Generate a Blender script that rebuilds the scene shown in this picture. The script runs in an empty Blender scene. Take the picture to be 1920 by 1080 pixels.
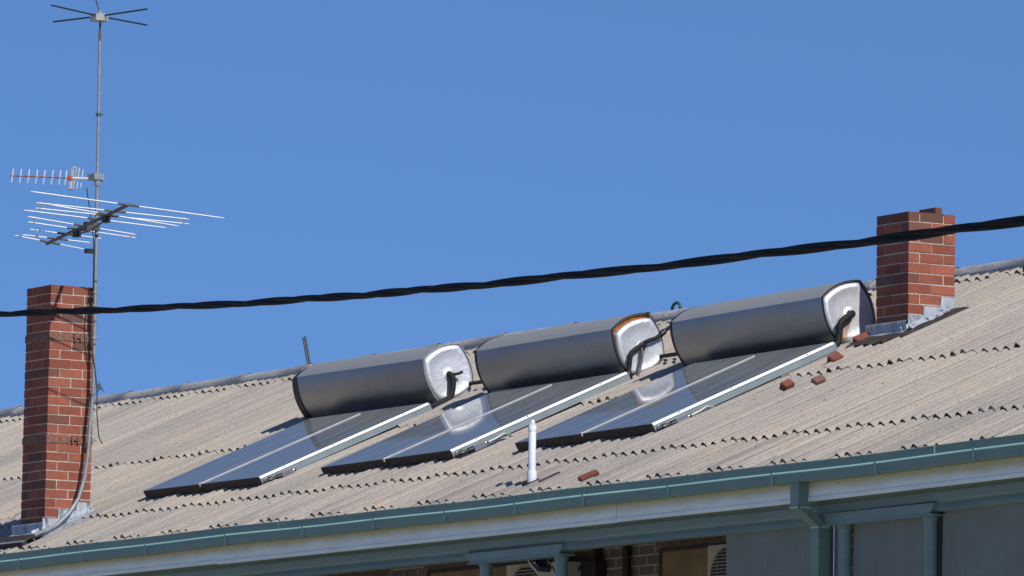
import bpy, math, random
from mathutils import Vector, Matrix
import numpy as np

random.seed(7); rng = np.random.RandomState(7)
sc = bpy.context.scene
C = sc.collection
Z0 = 7.6026                      # height of the roof plane at the short chimney
TH = 0.41346                     # roof pitch
CT, ST = math.cos(TH), math.sin(TH)

def S(x, s, h=0.0):              # roof coordinates (along eaves, up the slope, off the slope) -> world
    return Vector((x, s*CT - h*ST, s*ST + h*CT + Z0))
def L(x, y, z):
    return Vector((x, y, z + Z0))

# ------------------------------------------------------------------ mesh builder
class MB:
    def __init__(self): self.v = []; self.f = []; self.m = []; self.c = []
    def add(self, vs, fs, mat=0, col=None):
        o = len(self.v); self.v += [tuple(p) for p in vs]
        for f in fs:
            self.f.append(tuple(i+o for i in f)); self.m.append(mat); self.c.append(col)
        return self
    def box(self, lo, hi, mat=0, col=None, R=None, c0=None):
        x0,y0,z0 = lo; x1,y1,z1 = hi
        vs = [Vector(p) for p in ((x0,y0,z0),(x1,y0,z0),(x1,y1,z0),(x0,y1,z0),(x0,y0,z1),(x1,y0,z1),(x1,y1,z1),(x0,y1,z1))]
        if R is not None: vs = [R @ p + c0 for p in vs]
        return self.add(vs, [(3,2,1,0),(4,5,6,7),(0,1,5,4),(1,2,6,5),(2,3,7,6),(3,0,4,7)], mat, col)
    def tube(self, pts, r, n=10, mat=0, caps=True, taper=None):
        pts = [Vector(p) for p in pts]; k = len(pts)
        prev = None; vs = []; fs = []
        for i, p in enumerate(pts):
            t = (pts[min(i+1,k-1)] - pts[max(i-1,0)]).normalized()
            if prev is None:
                a = Vector((0,0,1)) if abs(t.z) < .9 else Vector((1,0,0))
                u = t.cross(a).normalized()
            else:
                u = (prev - t*prev.dot(t)).normalized()
            prev = u; w = t.cross(u)
            rr = r if taper is None else r*taper[i]
            for j in range(n):
                a = 2*math.pi*j/n
                vs.append(p + u*(rr*math.cos(a)) + w*(rr*math.sin(a)))
        for i in range(k-1):
            for j in range(n):
                j2 = (j+1) % n
                fs.append((i*n+j, i*n+j2, (i+1)*n+j2, (i+1)*n+j))
        if caps:
            fs.append(tuple(range(n-1,-1,-1))); fs.append(tuple((k-1)*n+j for j in range(n)))
        return self.add(vs, fs, mat)
    def lathe(self, prof, c, n=20, mat=0):      # profile (r, z) around the z axis at c
        vs = []; fs = []
        for r, z in prof:
            for j in range(n):
                a = 2*math.pi*j/n; vs.append((c[0]+r*math.cos(a), c[1]+r*math.sin(a), c[2]+z))
        for i in range(len(prof)-1):
            for j in range(n):
                j2 = (j+1) % n; fs.append((i*n+j, i*n+j2, (i+1)*n+j2, (i+1)*n+j))
        fs.append(tuple(range(n-1,-1,-1))); fs.append(tuple((len(prof)-1)*n+j for j in range(n)))
        return self.add(vs, fs, mat)
    def prism(self, poly, d, mat=0, col=None):  # closed polygon (list of 3D) pushed along d
        poly = [Vector(p) for p in poly]; d = Vector(d); n = len(poly)
        vs = poly + [p+d for p in poly]
        fs = [tuple(range(n-1,-1,-1)), tuple(range(n, 2*n))] + [(i,(i+1)%n,(i+1)%n+n,i+n) for i in range(n)]
        return self.add(vs, fs, mat, col)
    def sweep(self, prof, xs, fn, mat=0, close=True, caps=True):   # profile (a,b) swept along x; fn(x,a,b)->3D
        n = len(prof); vs = []; fs = []
        for x in xs:
            for a, b in prof: vs.append(fn(x, a, b))
        m = n if close else n-1
        for i in range(len(xs)-1):
            for j in range(m):
                j2 = (j+1) % n; fs.append((i*n+j, (i+1)*n+j, (i+1)*n+j2, i*n+j2))
        if caps and close:
            fs.append(tuple(range(n))); fs.append(tuple((len(xs)-1)*n+j for j in range(n-1,-1,-1)))
        return self.add(vs, fs, mat)

def wpos(o):
    p = Vector((0,0,0)); q = o
    while q is not None:
        p = p + q.location; q = q.parent
    return p

def obj(name, mb, mats, parent=None, smooth=30, local=False, label=None, fix=True):
    """link one mesh; coordinates are world unless local=True (then the parent's own axes)"""
    me = bpy.data.meshes.new(name)
    off = Vector((0,0,0))
    if parent is not None and not local: off = wpos(parent)
    me.from_pydata([(p[0]-off.x, p[1]-off.y, p[2]-off.z) for p in mb.v], [], mb.f)
    if not isinstance(mats, (list,tuple)): mats = [mats]
    for m in mats: me.materials.append(m)
    if len(mats) > 1: me.polygons.foreach_set('material_index', mb.m)
    if any(c is not None for c in mb.c):
        a = me.color_attributes.new('tone', 'FLOAT_COLOR', 'CORNER')
        buf = []
        for p, c in zip(me.polygons, mb.c):
            c = c or (.4,.38,.35)
            buf += [c[0],c[1],c[2],1.0]*p.loop_total
        a.data.foreach_set('color', buf)
    if fix:
        import bmesh
        bm = bmesh.new(); bm.from_mesh(me); bmesh.ops.recalc_face_normals(bm, faces=bm.faces); bm.to_mesh(me); bm.free()
    if smooth:
        me.polygons.foreach_set('use_smooth', [True]*len(me.polygons))
        me.set_sharp_from_angle(angle=math.radians(smooth))
    me.update()
    o = bpy.data.objects.new(name, me); C.objects.link(o)
    if parent is not None: o.parent = parent
    if label: o['label'] = label
    return o

def tag(o, label=None, cat=None, group=None, kind=None):
    if label: o['label'] = label
    if cat: o['category'] = cat
    if group: o['group'] = group
    if kind: o['kind'] = kind
    return o
def thing(name, label, cat, loc=(0,0,0), rx=0, group=None):
    o = bpy.data.objects.new(name, None); C.objects.link(o)
    o.location = loc; o.rotation_euler = (rx,0,0); o.empty_display_size = .1
    return tag(o, label, cat, group)

# ------------------------------------------------------------------ materials
def M(name):
    m = bpy.data.materials.new(name); m.use_nodes = True
    nt = m.node_tree; nt.nodes.clear()
    out = nt.nodes.new('ShaderNodeOutputMaterial'); b = nt.nodes.new('ShaderNodeBsdfPrincipled')
    nt.links.new(b.outputs[0], out.inputs[0])
    return m, nt, b
def N(nt, t, **kw):
    n = nt.nodes.new(t)
    for k, v in kw.items():
        if k.startswith('i_'): n.inputs[k[2:].replace('_',' ')].default_value = v
        else: setattr(n, k, v)
    return n
def coords(nt, scale=(1,1,1), kind='Object', rot=(0,0,0)):
    tc = N(nt,'ShaderNodeTexCoord'); mp = N(nt,'ShaderNodeMapping')
    mp.inputs['Scale'].default_value = scale; mp.inputs['Rotation'].default_value = rot
    nt.links.new(tc.outputs[kind], mp.inputs[0]); return mp.outputs[0]
def noise(nt, vec, scale, detail=4, rough=.55, dist=0):
    n = N(nt,'ShaderNodeTexNoise'); n.inputs['Scale'].default_value = scale; n.inputs['Detail'].default_value = detail
    n.inputs['Roughness'].default_value = rough; n.inputs['Distortion'].default_value = dist
    if vec is not None: nt.links.new(vec, n.inputs['Vector'])
    return n.outputs['Fac']
def ramp(nt, fac, stops, interp='LINEAR'):
    r = N(nt,'ShaderNodeValToRGB'); r.color_ramp.interpolation = interp; e = r.color_ramp.elements
    while len(e) < len(stops): e.new(.5)
    for i, (p, c) in enumerate(stops):
        e[i].position = p; e[i].color = (c[0],c[1],c[2],1) if hasattr(c,'__len__') else (c,c,c,1)
    nt.links.new(fac, r.inputs[0]); return r.outputs[0]
def mix(nt, fac, a, b, mode='MIX'):
    n = N(nt,'ShaderNodeMix', data_type='RGBA', blend_type=mode)
    def put(sock, v):
        if hasattr(v,'is_linked') or hasattr(v,'links'): nt.links.new(v, sock)
        elif hasattr(v,'__len__'): sock.default_value = (v[0],v[1],v[2],1)
        else: sock.default_value = v
    put(n.inputs[0], fac); put(n.inputs[6], a); put(n.inputs[7], b)
    return n.outputs[2]
def math_(nt, op, a, b=None):
    n = N(nt,'ShaderNodeMath', operation=op)
    for i, v in enumerate((a,b)):
        if v is None: continue
        if hasattr(v,'links'): nt.links.new(v, n.inputs[i])
        else: n.inputs[i].default_value = v
    return n.outputs[0]
def bump(nt, b, h, strength=.3, dist=.01):
    n = N(nt,'ShaderNodeBump'); n.inputs['Strength'].default_value = strength; n.inputs['Distance'].default_value = dist
    nt.links.new(h, n.inputs['Height']); nt.links.new(n.outputs[0], b.inputs['Normal'])
def setc(nt, b, c):
    if hasattr(c,'links'): nt.links.new(c, b.inputs['Base Color'])
    else: b.inputs['Base Color'].default_value = (c[0],c[1],c[2],1)
def simple(name, col, rough=.5, metal=0, var=.25, scale=12, spec=.5, bmp=0):
    m, nt, b = M(name)
    v = coords(nt); n = noise(nt, v, scale, 5)
    lo = [c*(1-var) for c in col]; hi = [min(1,c*(1+var)) for c in col]
    setc(nt, b, ramp(nt, n, [(.3,lo),(.7,hi)]))
    b.inputs['Roughness'].default_value = rough; b.inputs['Metallic'].default_value = metal
    b.inputs['Specular IOR Level'].default_value = spec
    if bmp: bump(nt, b, noise(nt, v, scale*6, 4), bmp, .004)
    return m

# weathered fibre-cement roof: streaks run down the slope (object axes: x along eaves, y up slope)
def roof_material():
    m, nt, b = M('fibre_cement')
    streak = noise(nt, coords(nt,(11,.55,1)), 1.0, 7, .62)
    fine = noise(nt, coords(nt,(95,45,60)), 1.0, 6, .7)
    blot = noise(nt, coords(nt,(.8,.9,1)), 1.0, 5, .6)
    speck = noise(nt, coords(nt,(46,34,30)), 1.0, 3, .5)
    base = ramp(nt, streak, [(.28,(.30,.270,.236)),(.48,(.41,.364,.305)),(.75,(.475,.424,.357))])
    warm = ramp(nt, blot, [(.35,(.36,.338,.308)),(.65,(.468,.396,.315))])
    c = mix(nt, .5, base, warm)
    c = mix(nt, ramp(nt, fine, [(.33,.72),(.50,0)]), c, (.15,.142,.13))
    c = mix(nt, ramp(nt, speck, [(.25,.85),(.36,0)]), c, (.085,.08,.075))
    pale = noise(nt, coords(nt,(9,5,5)), 1.0, 4, .6)
    c = mix(nt, ramp(nt, pale, [(.66,0),(.76,.55)]), c, (.58,.50,.40))
    # lichen grime collects near the eaves and in long dark runs
    sep = N(nt,'ShaderNodeSeparateXYZ'); tc = N(nt,'ShaderNodeTexCoord'); nt.links.new(tc.outputs['Object'], sep.inputs[0])
    low = N(nt,'ShaderNodeMapRange'); low.inputs['From Min'].default_value = -2.2; low.inputs['From Max'].default_value = -3.7
    nt.links.new(sep.outputs['Y'], low.inputs['Value'])
    run = noise(nt, coords(nt,(4.2,.35,1)), 1.0, 6, .65)
    rn = ramp(nt, run, [(.44,0),(.62,1)])
    g = math_(nt,'MULTIPLY', rn, math_(nt,'ADD', math_(nt,'MULTIPLY', low.outputs[0], .38), .13))
    c = mix(nt, g, c, (.16,.155,.15))
    # every sheet has weathered to its own tone
    fx = math_(nt,'FLOOR', math_(nt,'SUBTRACT', math_(nt,'DIVIDE', sep.outputs['X'], .88134), .55))
    ry = math_(nt,'ADD', math_(nt,'GREATER_THAN', sep.outputs['Y'], -.97), math_(nt,'GREATER_THAN', sep.outputs['Y'], -2.83))
    wn = N(nt,'ShaderNodeTexWhiteNoise', noise_dimensions='1D'); nt.links.new(math_(nt,'ADD', fx, math_(nt,'MULTIPLY', ry, 57.3)), wn.inputs['W'])
    c = mix(nt, 1.0, c, ramp(nt, wn.outputs['Value'], [(0,(.86,.865,.875)),(.5,(.98,.97,.96)),(1,(1.07,1.05,1.02))]), 'MULTIPLY')
    setc(nt, b, c)
    b.inputs['Roughness'].default_value = .95; b.inputs['Specular IOR Level'].default_value = .15
    bump(nt, b, fine, .55, .006)
    return m

def brick_material():
    m, nt, b = M('clay_brick')
    at = N(nt,'ShaderNodeAttribute'); at.attribute_name = 'tone'
    v = coords(nt)
    n1 = noise(nt, v, 9, 5, .65); n2 = noise(nt, v, 70, 4, .7)
    c = mix(nt, ramp(nt, n1, [(.35,.0),(.75,.55)]), at.outputs['Color'], (.145,.062,.045))
    c = mix(nt, ramp(nt, n2, [(.30,.6),(.45,0)]), c, (.07,.04,.033))
    c = mix(nt, ramp(nt, noise(nt, v, 16, 4, .6), [(.66,0),(.8,.35)]), c, (.45,.33,.27))
    setc(nt, b, c); b.inputs['Roughness'].default_value = .85; b.inputs['Specular IOR Level'].default_value = .25
    bump(nt, b, n2, .5, .004); return m

def steel_material():
    m, nt, b = M('dull_steel_jacket')
    v = coords(nt); vx = coords(nt,(1.2,60,60)); 
    n = noise(nt, v, 3.5, 5, .6); br = noise(nt, coords(nt,(90,2,2)), 1, 3)
    spots = noise(nt, v, 60, 2)
    c = ramp(nt, n, [(.3,(.295,.30,.302)),(.7,(.35,.355,.355))])
    c = mix(nt, ramp(nt, spots, [(.72,0),(.78,.5)]), c, (.5,.5,.5))
    tc = N(nt,'ShaderNodeTexCoord'); sep = N(nt,'ShaderNodeSeparateXYZ'); nt.links.new(tc.outputs['Normal'], sep.inputs[0])
    dust = ramp(nt, math_(nt,'ADD', sep.outputs['Z'], math_(nt,'MULTIPLY', math_(nt,'SUBTRACT', n, .5), .12)), [(.72,0),(.90,.85)])
    c = mix(nt, dust, c, (.30,.312,.305))
    setc(nt, b, c); nt.links.new(math_(nt,'SUBTRACT', .88, math_(nt,'MULTIPLY', dust, .85)), b.inputs['Metallic'])
    spc = math_(nt,'SUBTRACT', .5, math_(nt,'MULTIPLY', dust, .4)); nt.links.new(spc, b.inputs['Specular IOR Level'])
    r = math_(nt,'ADD', math_(nt,'MULTIPLY', br, .10), .30); r = math_(nt,'ADD', r, math_(nt,'MULTIPLY', n, .08)); r = math_(nt,'ADD', r, math_(nt,'MULTIPLY', dust, .35))
    nt.links.new(r, b.inputs['Roughness'])
    bump(nt, b, noise(nt, v, 5, 2), .06, .02); return m

def foil_material(name, rust=False):
    m, nt, b = M(name)
    v = coords(nt)
    n = noise(nt, v, 40, 4, .6, .4); n2 = noise(nt, v, 90, 3); big = noise(nt, v, 7, 3)
    c = ramp(nt, n, [(.3,(.66,.68,.70)),(.7,(.80,.82,.84))])
    if rust:
        # streaks of rust running down from the pipe hole: local axes (x, s, h) of the heater
        sep = N(nt,'ShaderNodeSeparateXYZ'); tc = N(nt,'ShaderNodeTexCoord'); nt.links.new(tc.outputs['Object'], sep.inputs[0])
        # true vertical drop and horizontal distance from the hole
        y, z = sep.outputs['Y'], sep.outputs['Z']
        dy = math_(nt,'SUBTRACT', y, RUST[0]); dz = math_(nt,'SUBTRACT', z, RUST[1])
        hor = math_(nt,'SUBTRACT', math_(nt,'MULTIPLY', dy, CT), math_(nt,'MULTIPLY', dz, ST))
        ver = math_(nt,'ADD', math_(nt,'MULTIPLY', dy, ST), math_(nt,'MULTIPLY', dz, CT))
        cmb = N(nt,'ShaderNodeCombineXYZ'); nt.links.new(math_(nt,'MULTIPLY', hor, 26.0), cmb.inputs[0]); nt.links.new(math_(nt,'MULTIPLY', ver, 5.0), cmb.inputs[1])
        sn = noise(nt, cmb.outputs[0], 1.0, 5, .6)
        band = math_(nt,'SUBTRACT', 1.0, math_(nt,'ABSOLUTE', math_(nt,'MULTIPLY', math_(nt,'ADD', math_(nt,'SUBTRACT', hor, math_(nt,'MULTIPLY', ver, .22)), .045), 13.0)))
        below = N(nt,'ShaderNodeMapRange'); below.inputs['From Min'].default_value = -.03; below.inputs['From Max'].default_value = -.06
        nt.links.new(ver, below.inputs['Value'])
        mk = math_(nt,'MULTIPLY', below.outputs[0], ramp(nt, band, [(0.0,0),(.5,1)]))
        c = mix(nt, math_(nt,'MULTIPLY', mk, .8), c, (.46,.37,.26))
        c = mix(nt, math_(nt,'MULTIPLY', mk, ramp(nt, sn, [(.42,0),(.56,1)])), c, (.34,.11,.022))
    setc(nt, b, c); b.inputs['Metallic'].default_value = .68; b.inputs['Roughness'].default_value = .50
    h = math_(nt,'ADD', n, math_(nt,'MULTIPLY', n2, .25)); h = math_(nt,'ADD', h, math_(nt,'MULTIPLY', big, 1.2))
    bump(nt, b, h, .30 if not rust else .16, .008); return m

def glass_material():
    m, nt, b = M('collector_glass')
    v = coords(nt)
    dirt = noise(nt, coords(nt,(11,.9,1)), 1, 6, .66); wav = noise(nt, v, 2.2, 2)
    setc(nt, b, ramp(nt, dirt, [(.32,(.05,.06,.065)),(.72,(.11,.12,.12))]))
    b.inputs['IOR'].default_value = 1.52
    nt.links.new(math_(nt,'ADD', math_(nt,'MULTIPLY', dirt, .06), .02), b.inputs['Roughness'])
    bump(nt, b, wav, .04, .004)
    # a dry film of dust over the glass
    df = N(nt,'ShaderNodeBsdfDiffuse'); df.inputs['Color'].default_value = (.40,.43,.43,1)
    mx = N(nt,'ShaderNodeMixShader'); out = [q for q in nt.nodes if q.type == 'OUTPUT_MATERIAL'][0]
    spots = noise(nt, v, 30, 3); f = math_(nt,'ADD', math_(nt,'MULTIPLY', ramp(nt, dirt, [(.32,0),(.7,1)]), .16), .11)
    f = math_(nt,'ADD', f, math_(nt,'MULTIPLY', ramp(nt, spots, [(.72,0),(.78,1)]), .25))
    nt.links.new(f, mx.inputs[0]); nt.links.new(b.outputs[0], mx.inputs[1]); nt.links.new(df.outputs[0], mx.inputs[2]); nt.links.new(mx.outputs[0], out.inputs[0])
    return m

def rusty_frame():
    m, nt, b = M('rusty_dark_frame')
    v = coords(nt,(3,3,9)); n = noise(nt, v, 5, 6, .7)
    setc(nt, b, ramp(nt, n, [(.42,(.022,.020,.018)),(.58,(.06,.035,.02)),(.72,(.17,.075,.03))]))
    b.inputs['Roughness'].default_value = .75; return m

def painted(name, col, stain=None, zs=None):
    m, nt, b = M(name)
    v = coords(nt); n = noise(nt, coords(nt,(1.2,3,6)), 2.0, 6, .6)
    c = ramp(nt, n, [(.3,[k*.86 for k in col]),(.7,[min(1,k*1.08) for k in col])])
    if stain:
        sep = N(nt,'ShaderNodeSeparateXYZ'); tc = N(nt,'ShaderNodeTexCoord'); nt.links.new(tc.outputs['Object'], sep.inputs[0])
        mr = N(nt,'ShaderNodeMapRange'); mr.inputs['From Min'].default_value = zs[0]; mr.inputs['From Max'].default_value = zs[1]
        nz = math_(nt,'ADD', sep.outputs['Z'], math_(nt,'MULTIPLY', math_(nt,'SUBTRACT', noise(nt, coords(nt,(1.6,1,1)), 2.0, 6, .65), .5), .07))
        nt.links.new(nz, mr.inputs['Value'])
        c = mix(nt, math_(nt,'MULTIPLY', mr.outputs[0], .85), c, stain)
        dots = noise(nt, coords(nt,(7,7,9)), 1.0, 3)
        c = mix(nt, ramp(nt, dots, [(.74,0),(.79,.7)]), c, (.10,.09,.07))
    setc(nt, b, c); b.inputs['Roughness'].default_value = .45
    return m

def wall_brick():
    m, nt, b = M('brown_wall_brick')
    tc = N(nt,'ShaderNodeTexCoord'); sep = N(nt,'ShaderNodeSeparateXYZ'); nt.links.new(tc.outputs['Object'], sep.inputs[0])
    cmb = N(nt,'ShaderNodeCombineXYZ')
    nt.links.new(math_(nt,'ADD', sep.outputs['X'], sep.outputs['Y']), cmb.inputs[0]); nt.links.new(sep.outputs['Z'], cmb.inputs[1])
    bt = N(nt,'ShaderNodeTexBrick'); nt.links.new(cmb.outputs[0], bt.inputs['Vector'])
    bt.inputs['Scale'].default_value = 1.0; bt.inputs['Brick Width'].default_value = .24; bt.inputs['Row Height'].default_value = .086
    bt.inputs['Mortar Size'].default_value = .006; bt.inputs['Mortar Smooth'].default_value = .2
    bt.inputs['Color1'].default_value = (.20,.155,.125,1); bt.inputs['Color2'].default_value = (.15,.12,.10,1); bt.inputs['Mortar'].default_value = (.48,.44,.37,1)
    n = noise(nt, coords(nt), 30, 4)
    setc(nt, b, mix(nt, ramp(nt, n, [(.3,.45),(.6,0)]), bt.outputs['Color'], (.05,.04,.033)))
    b.inputs['Roughness'].default_value = .9; return m

def screen_material():
    m, nt, b = M('shade_mesh')
    big = noise(nt, coords(nt,(1.2,1,1.6)), 1.6, 5, .6); w = noise(nt, coords(nt,(160,160,160)), 1, 2)
    st = noise(nt, coords(nt,(40,40,1.5)), 1, 3)
    c = ramp(nt, big, [(.3,(.21,.225,.19)),(.7,(.25,.295,.25))])
    c = mix(nt, ramp(nt, st, [(.4,.25),(.7,0)]), c, (.13,.15,.14))
    c = mix(nt, ramp(nt, w, [(.35,.5),(.65,0)]), c, (.12,.13,.12))
    setc(nt, b, c); b.inputs['Roughness'].default_value = .8; bump(nt, b, w, .3, .003); return m

def lead_material():
    m, nt, b = M('lead_flashing')
    n = noise(nt, coords(nt,(17,17,3.5)), 1, 6, .66); n2 = noise(nt, coords(nt), 14, 4)
    c = ramp(nt, n, [(.34,(.07,.072,.08)),(.47,(.36,.40,.44)),(.75,(.54,.58,.62))])
    c = mix(nt, ramp(nt, n2, [(.55,0),(.75,.5)]), c, (.28,.31,.34))
    setc(nt, b, c); b.inputs['Roughness'].default_value = .6; b.inputs['Metallic'].default_value = .15
    bump(nt, b, n2, .3, .006); return m

RUST = (1.388, .236)       # pipe hole of the streaked cap, in its heater's axes
MAT = dict(
 roof=roof_material(), brick=brick_material(), mortar=simple('mortar',(.47,.40,.33),.95,0,.3,40),
 steel=steel_material(), foil=foil_material('hammered_foil'), foilrust=foil_material('rust_streaked_cap', True),
 glass=glass_material(), lag=simple('black_pipe_lagging',(.012,.012,.013),.65,0,.4,60,.3,.5),
 rim=simple('dark_rim',(.018,.018,.02),.5,0,.3,20), lightrim=simple('pale_rim',(.45,.47,.48),.4,.5,.15,20),
 alu=simple('frame_aluminium',(.24,.29,.31),.5,.2,.12,5), alulip=simple('sunlit_trim',(.72,.74,.76),.35,.3,.08,8),
 rusty=rusty_frame(), rail=simple('dull_rail',(.50,.50,.48),.5,.2,.15,12), valve=simple('valve_metal',(.5,.5,.52),.3,.8,.2,40), black=simple('black_rubber',(.012,.012,.014),.5,0,.3,30),
 orange=simple('orange_foam',(.30,.085,.012),.85,0,.35,25,.2,.4),
 gutter=painted('teal_gutter_paint',(.165,.250,.195)), bracket=painted('faded_bracket_paint',(.22,.32,.27)), gutlip=painted('sunlit_bead_teal',(.36,.62,.55)),
 fascia=painted('white_fascia_paint',(.80,.86,.82),(.50,.45,.21),(.002,.062)),
 beam=painted('blue_green_paint',(.18,.265,.24)), wall=wall_brick(), screen=screen_material(),
 dim=simple('dim_ceiling',(.20,.20,.17),.9), panel=simple('brown_window_panel',(.26,.18,.095),.8,0,.2,6), darktrim=simple('dark_trim',(.03,.027,.024),.6),
 galv=simple('galvanised_pipe',(.27,.295,.29),.5,.35,.15,18), whitealu=simple('white_aluminium_rod',(.70,.70,.69),.35,.1,.06,20),
 boom=simple('weathered_boom',(.085,.082,.078),.55,.3,.3,20), blackrod=simple('black_rod',(.015,.016,.02),.45),
 lead=lead_material(), pvc=simple('white_pvc',(.72,.74,.78),.4,0,.05,10), cream=simple('cream_casing',(.52,.50,.44),.6,0,.1,10),
 grille=simple('grille_wire',(.35,.34,.30),.6), rust=simple('rusted_band',(.20,.095,.06),.85,0,.5,22), redcap=simple('orange_plastic',(.50,.09,.03),.5),
 greyplas=simple('grey_plastic',(.30,.31,.30),.5), hose=simple('green_hose',(.03,.09,.05),.4), cable=simple('black_cable_sheath',(.005,.0052,.006),.7,0,.3,30,.12),
 grass=simple('pale_dry_ground',(.38,.35,.29),.95,0,.25,.3), slate=simple('dark_bitumen',(.045,.032,.025),.85,0,.5,14), flood=simple('slate_blue_casing',(.045,.055,.075),.5),
 whiteplas=simple('white_plastic',(.75,.75,.74),.4), ridge=None)

def faded_letter():
    m, nt, b = M('faded_lettering')
    setc(nt, b, (.75,.75,.76)); b.inputs['Roughness'].default_value = .6
    n = noise(nt, coords(nt,(18,30,14)), 1, 4, .7)
    nt.links.new(ramp(nt, n, [(.38,0.03),(.62,.6)]), b.inputs['Alpha']); return m
MAT['letter'] = faded_letter()

def ridge_mat():
    m, nt, b = M('ridge_cap_cement'); v = coords(nt)
    n = noise(nt, coords(nt,(3,14,14)), 1, 6, .65); f = noise(nt, v, 42, 4, .7)
    c = ramp(nt, n, [(.3,(.36,.345,.32)),(.7,(.56,.53,.49))])
    c = mix(nt, ramp(nt, f, [(.34,.8),(.5,0)]), c, (.10,.10,.095))
    setc(nt, b, c); b.inputs['Roughness'].default_value = .9; bump(nt, b, f, .5, .005); return m
MAT['ridge'] = ridge_mat()
def lap_mat():
    m, nt, b = M('dark_lap_edge')  # dark mottled tone for the right-hand edges of the sheets
    n = noise(nt, coords(nt,(2,2.2,2)), 2.0, 6, .75)
    setc(nt, b, ramp(nt, n, [(.40,(.055,.05,.045)),(.52,(.16,.145,.125)),(.66,(.33,.285,.235))])); b.inputs['Roughness'].default_value = .95; return m
MAT['lapdark'] = lap_mat()

# ------------------------------------------------------------------ ground
g = MB(); g.add([(-2500,-2500,0),(2500,-2500,0),(2500,2500,0),(-2500,2500,0)], [(0,1,2,3)])
tag(obj('ground', g, MAT['grass'], smooth=0), kind='structure')

# ------------------------------------------------------------------ house
XL, XR = -26.0, 10.2
house = thing('house', 'two storey house under a pale corrugated roof with teal gutter and shaded verandah', 'house', (-8,0,0))
YE = -3.3516                                # where the visible eave line is

def build_roof():
    PIT = .14689; SW = PIT*6; STEP = PIT/14
    me_v = []; me_f = []; edge = []
    def lapf(u):
        t = np.clip((u-.76)/.10,0,1); t = t*t*(3-2*t)
        return .009*np.clip(1-u/.7,0,1) + .0188*t
    def sheet(x0, w, s0, s1, lift0, lift1, tilt, ns, sk=.006, wob=0.0):
        nx = int(round(w/STEP))+1
        xs = x0 + np.arange(nx)*STEP
        ss = np.linspace(s0, s1, ns)
        X, Sg = np.meshgrid(xs, ss)
        ph = 2*np.pi*(xs/PIT)
        prof = np.where(np.cos(ph) > 0, .023*np.cos(ph), .025*np.cos(ph)) - .023
        H = prof[None,:] + (lift0 + (lift1-lift0)*(Sg-s0)/(s1-s0)) + lapf((xs-x0)/w)[None,:]*tilt
        H = H + wob*np.sin(Sg*1.7 + x0)
        # slightly ragged lower edge
        jag = (rng.rand(nx)-.5)*.004
        Sg = Sg.copy(); Sg[0] += jag + (rng.rand()-.5)*.004
        V = np.stack([X, Sg, H], -1).reshape(-1,3)
        o = len(me_v); me_v.extend(map(tuple, V))
        idx = np.arange(ns*nx).reshape(ns,nx) + o
        for i in range(ns-1):
            a = idx[i]; b = idx[i+1]
            me_f.extend(zip(a[:-1].tolist(), a[1:].tolist(), b[1:].tolist(), b[:-1].tolist()))
        # lower edge thickness
        o = len(me_v)
        low = np.stack([xs, Sg[0]+.001, H[0]-sk], -1); me_v.extend(map(tuple, low))
        q = np.arange(nx)+o; a = idx[0]
        me_f.extend(zip(q[:-1].tolist(), q[1:].tolist(), a[1:].tolist(), a[:-1].tolist()))
        # right edge thickness
        o = len(me_v)
        rt = np.stack([np.full(ns, xs[-1]), Sg[:,-1], H[:,-1]-.0075], -1); me_v.extend(map(tuple, rt))
        q = np.arange(ns)+o; a = idx[:,-1]
        edge.extend(range(len(me_f), len(me_f)+ns-1))
        me_f.extend(zip(a[:-1].tolist(), q[:-1].tolist(), q[1:].tolist(), a[1:].tolist()))
    rows = [(-3.715,-3.45,.0,.0),(-3.605,-2.70,.010,.002),(-2.83,-.85,.025,.003),(-.97,1.72,.025,.003),(1.56,1.80,.026,.014)]
    for k, (s0, s1, l0, l1) in enumerate(rows):
        n0 = int(XL/SW)-1; n1 = int(XR/SW)+1
        shift = [0,2,2,1,2][k]*PIT
        for i in range(n0, n1+1):
            x0 = i*SW + shift + .0
            x1 = x0 + SW + .188
            if x0 < XL: x0 = XL
            if x1 > XR: x1 = XR
            if x1-x0 < .2: continue
            x0 = round(x0/STEP)*STEP
            j = (rng.rand()-.5)*.004
            if k == 2 and x0 < -9.0 and x0 > -10.6: j += .002
            sheet(x0, x1-x0, s0 + (rng.rand()-.5)*.004, s1, l0+j+.001, l1, 1.0 if k != 4 else .6, max(3,int((s1-s0)/.35)), wob=.0015)
    # under-skin so that nothing shows through the laps, then the rear slope (in this object's axes)
    def W(p):  # world -> roof axes
        y, z = p[1], p[2]-Z0
        return (p[0], y*CT + z*ST, -y*ST + z*CT)
    o = len(me_v)
    me_v.extend([(XL,-3.70,-.062),(XR,-3.70,-.062),(XR,1.80,-.062),(XL,1.80,-.062)]); me_f.append((o,o+1,o+2,o+3))
    r = S(0,1.80,0); e = S(0,-3.715,0); yb = 2*r.y - e.y
    o = len(me_v)
    me_v.extend([W((XL,r.y,r.z)),W((XR,r.y,r.z)),W((XR,yb,e.z)),W((XL,yb,e.z))]); me_f.append((o,o+1,o+2,o+3))
    me = bpy.data.meshes.new('roof'); me.from_pydata(me_v, [], me_f)
    me.materials.append(MAT['roof']); me.materials.append(MAT['lapdark'])
    for i in edge: me.polygons[i].material_index = 1
    me.polygons.foreach_set('use_smooth', [True]*len(me.polygons)); me.set_sharp_from_angle(angle=math.radians(50))
    ob = bpy.data.objects.new('roof', me); C.objects.link(ob)
    ob.parent = house; ob.location = Vector((8,0,Z0)); ob.rotation_euler = (TH,0,0)
    return ob, yb, r, e
roof, YB, RIDGE, EAVE = build_roof()
roof['label'] = 'weathered pale corrugated fibre cement roof with dark lap edges'

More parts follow.
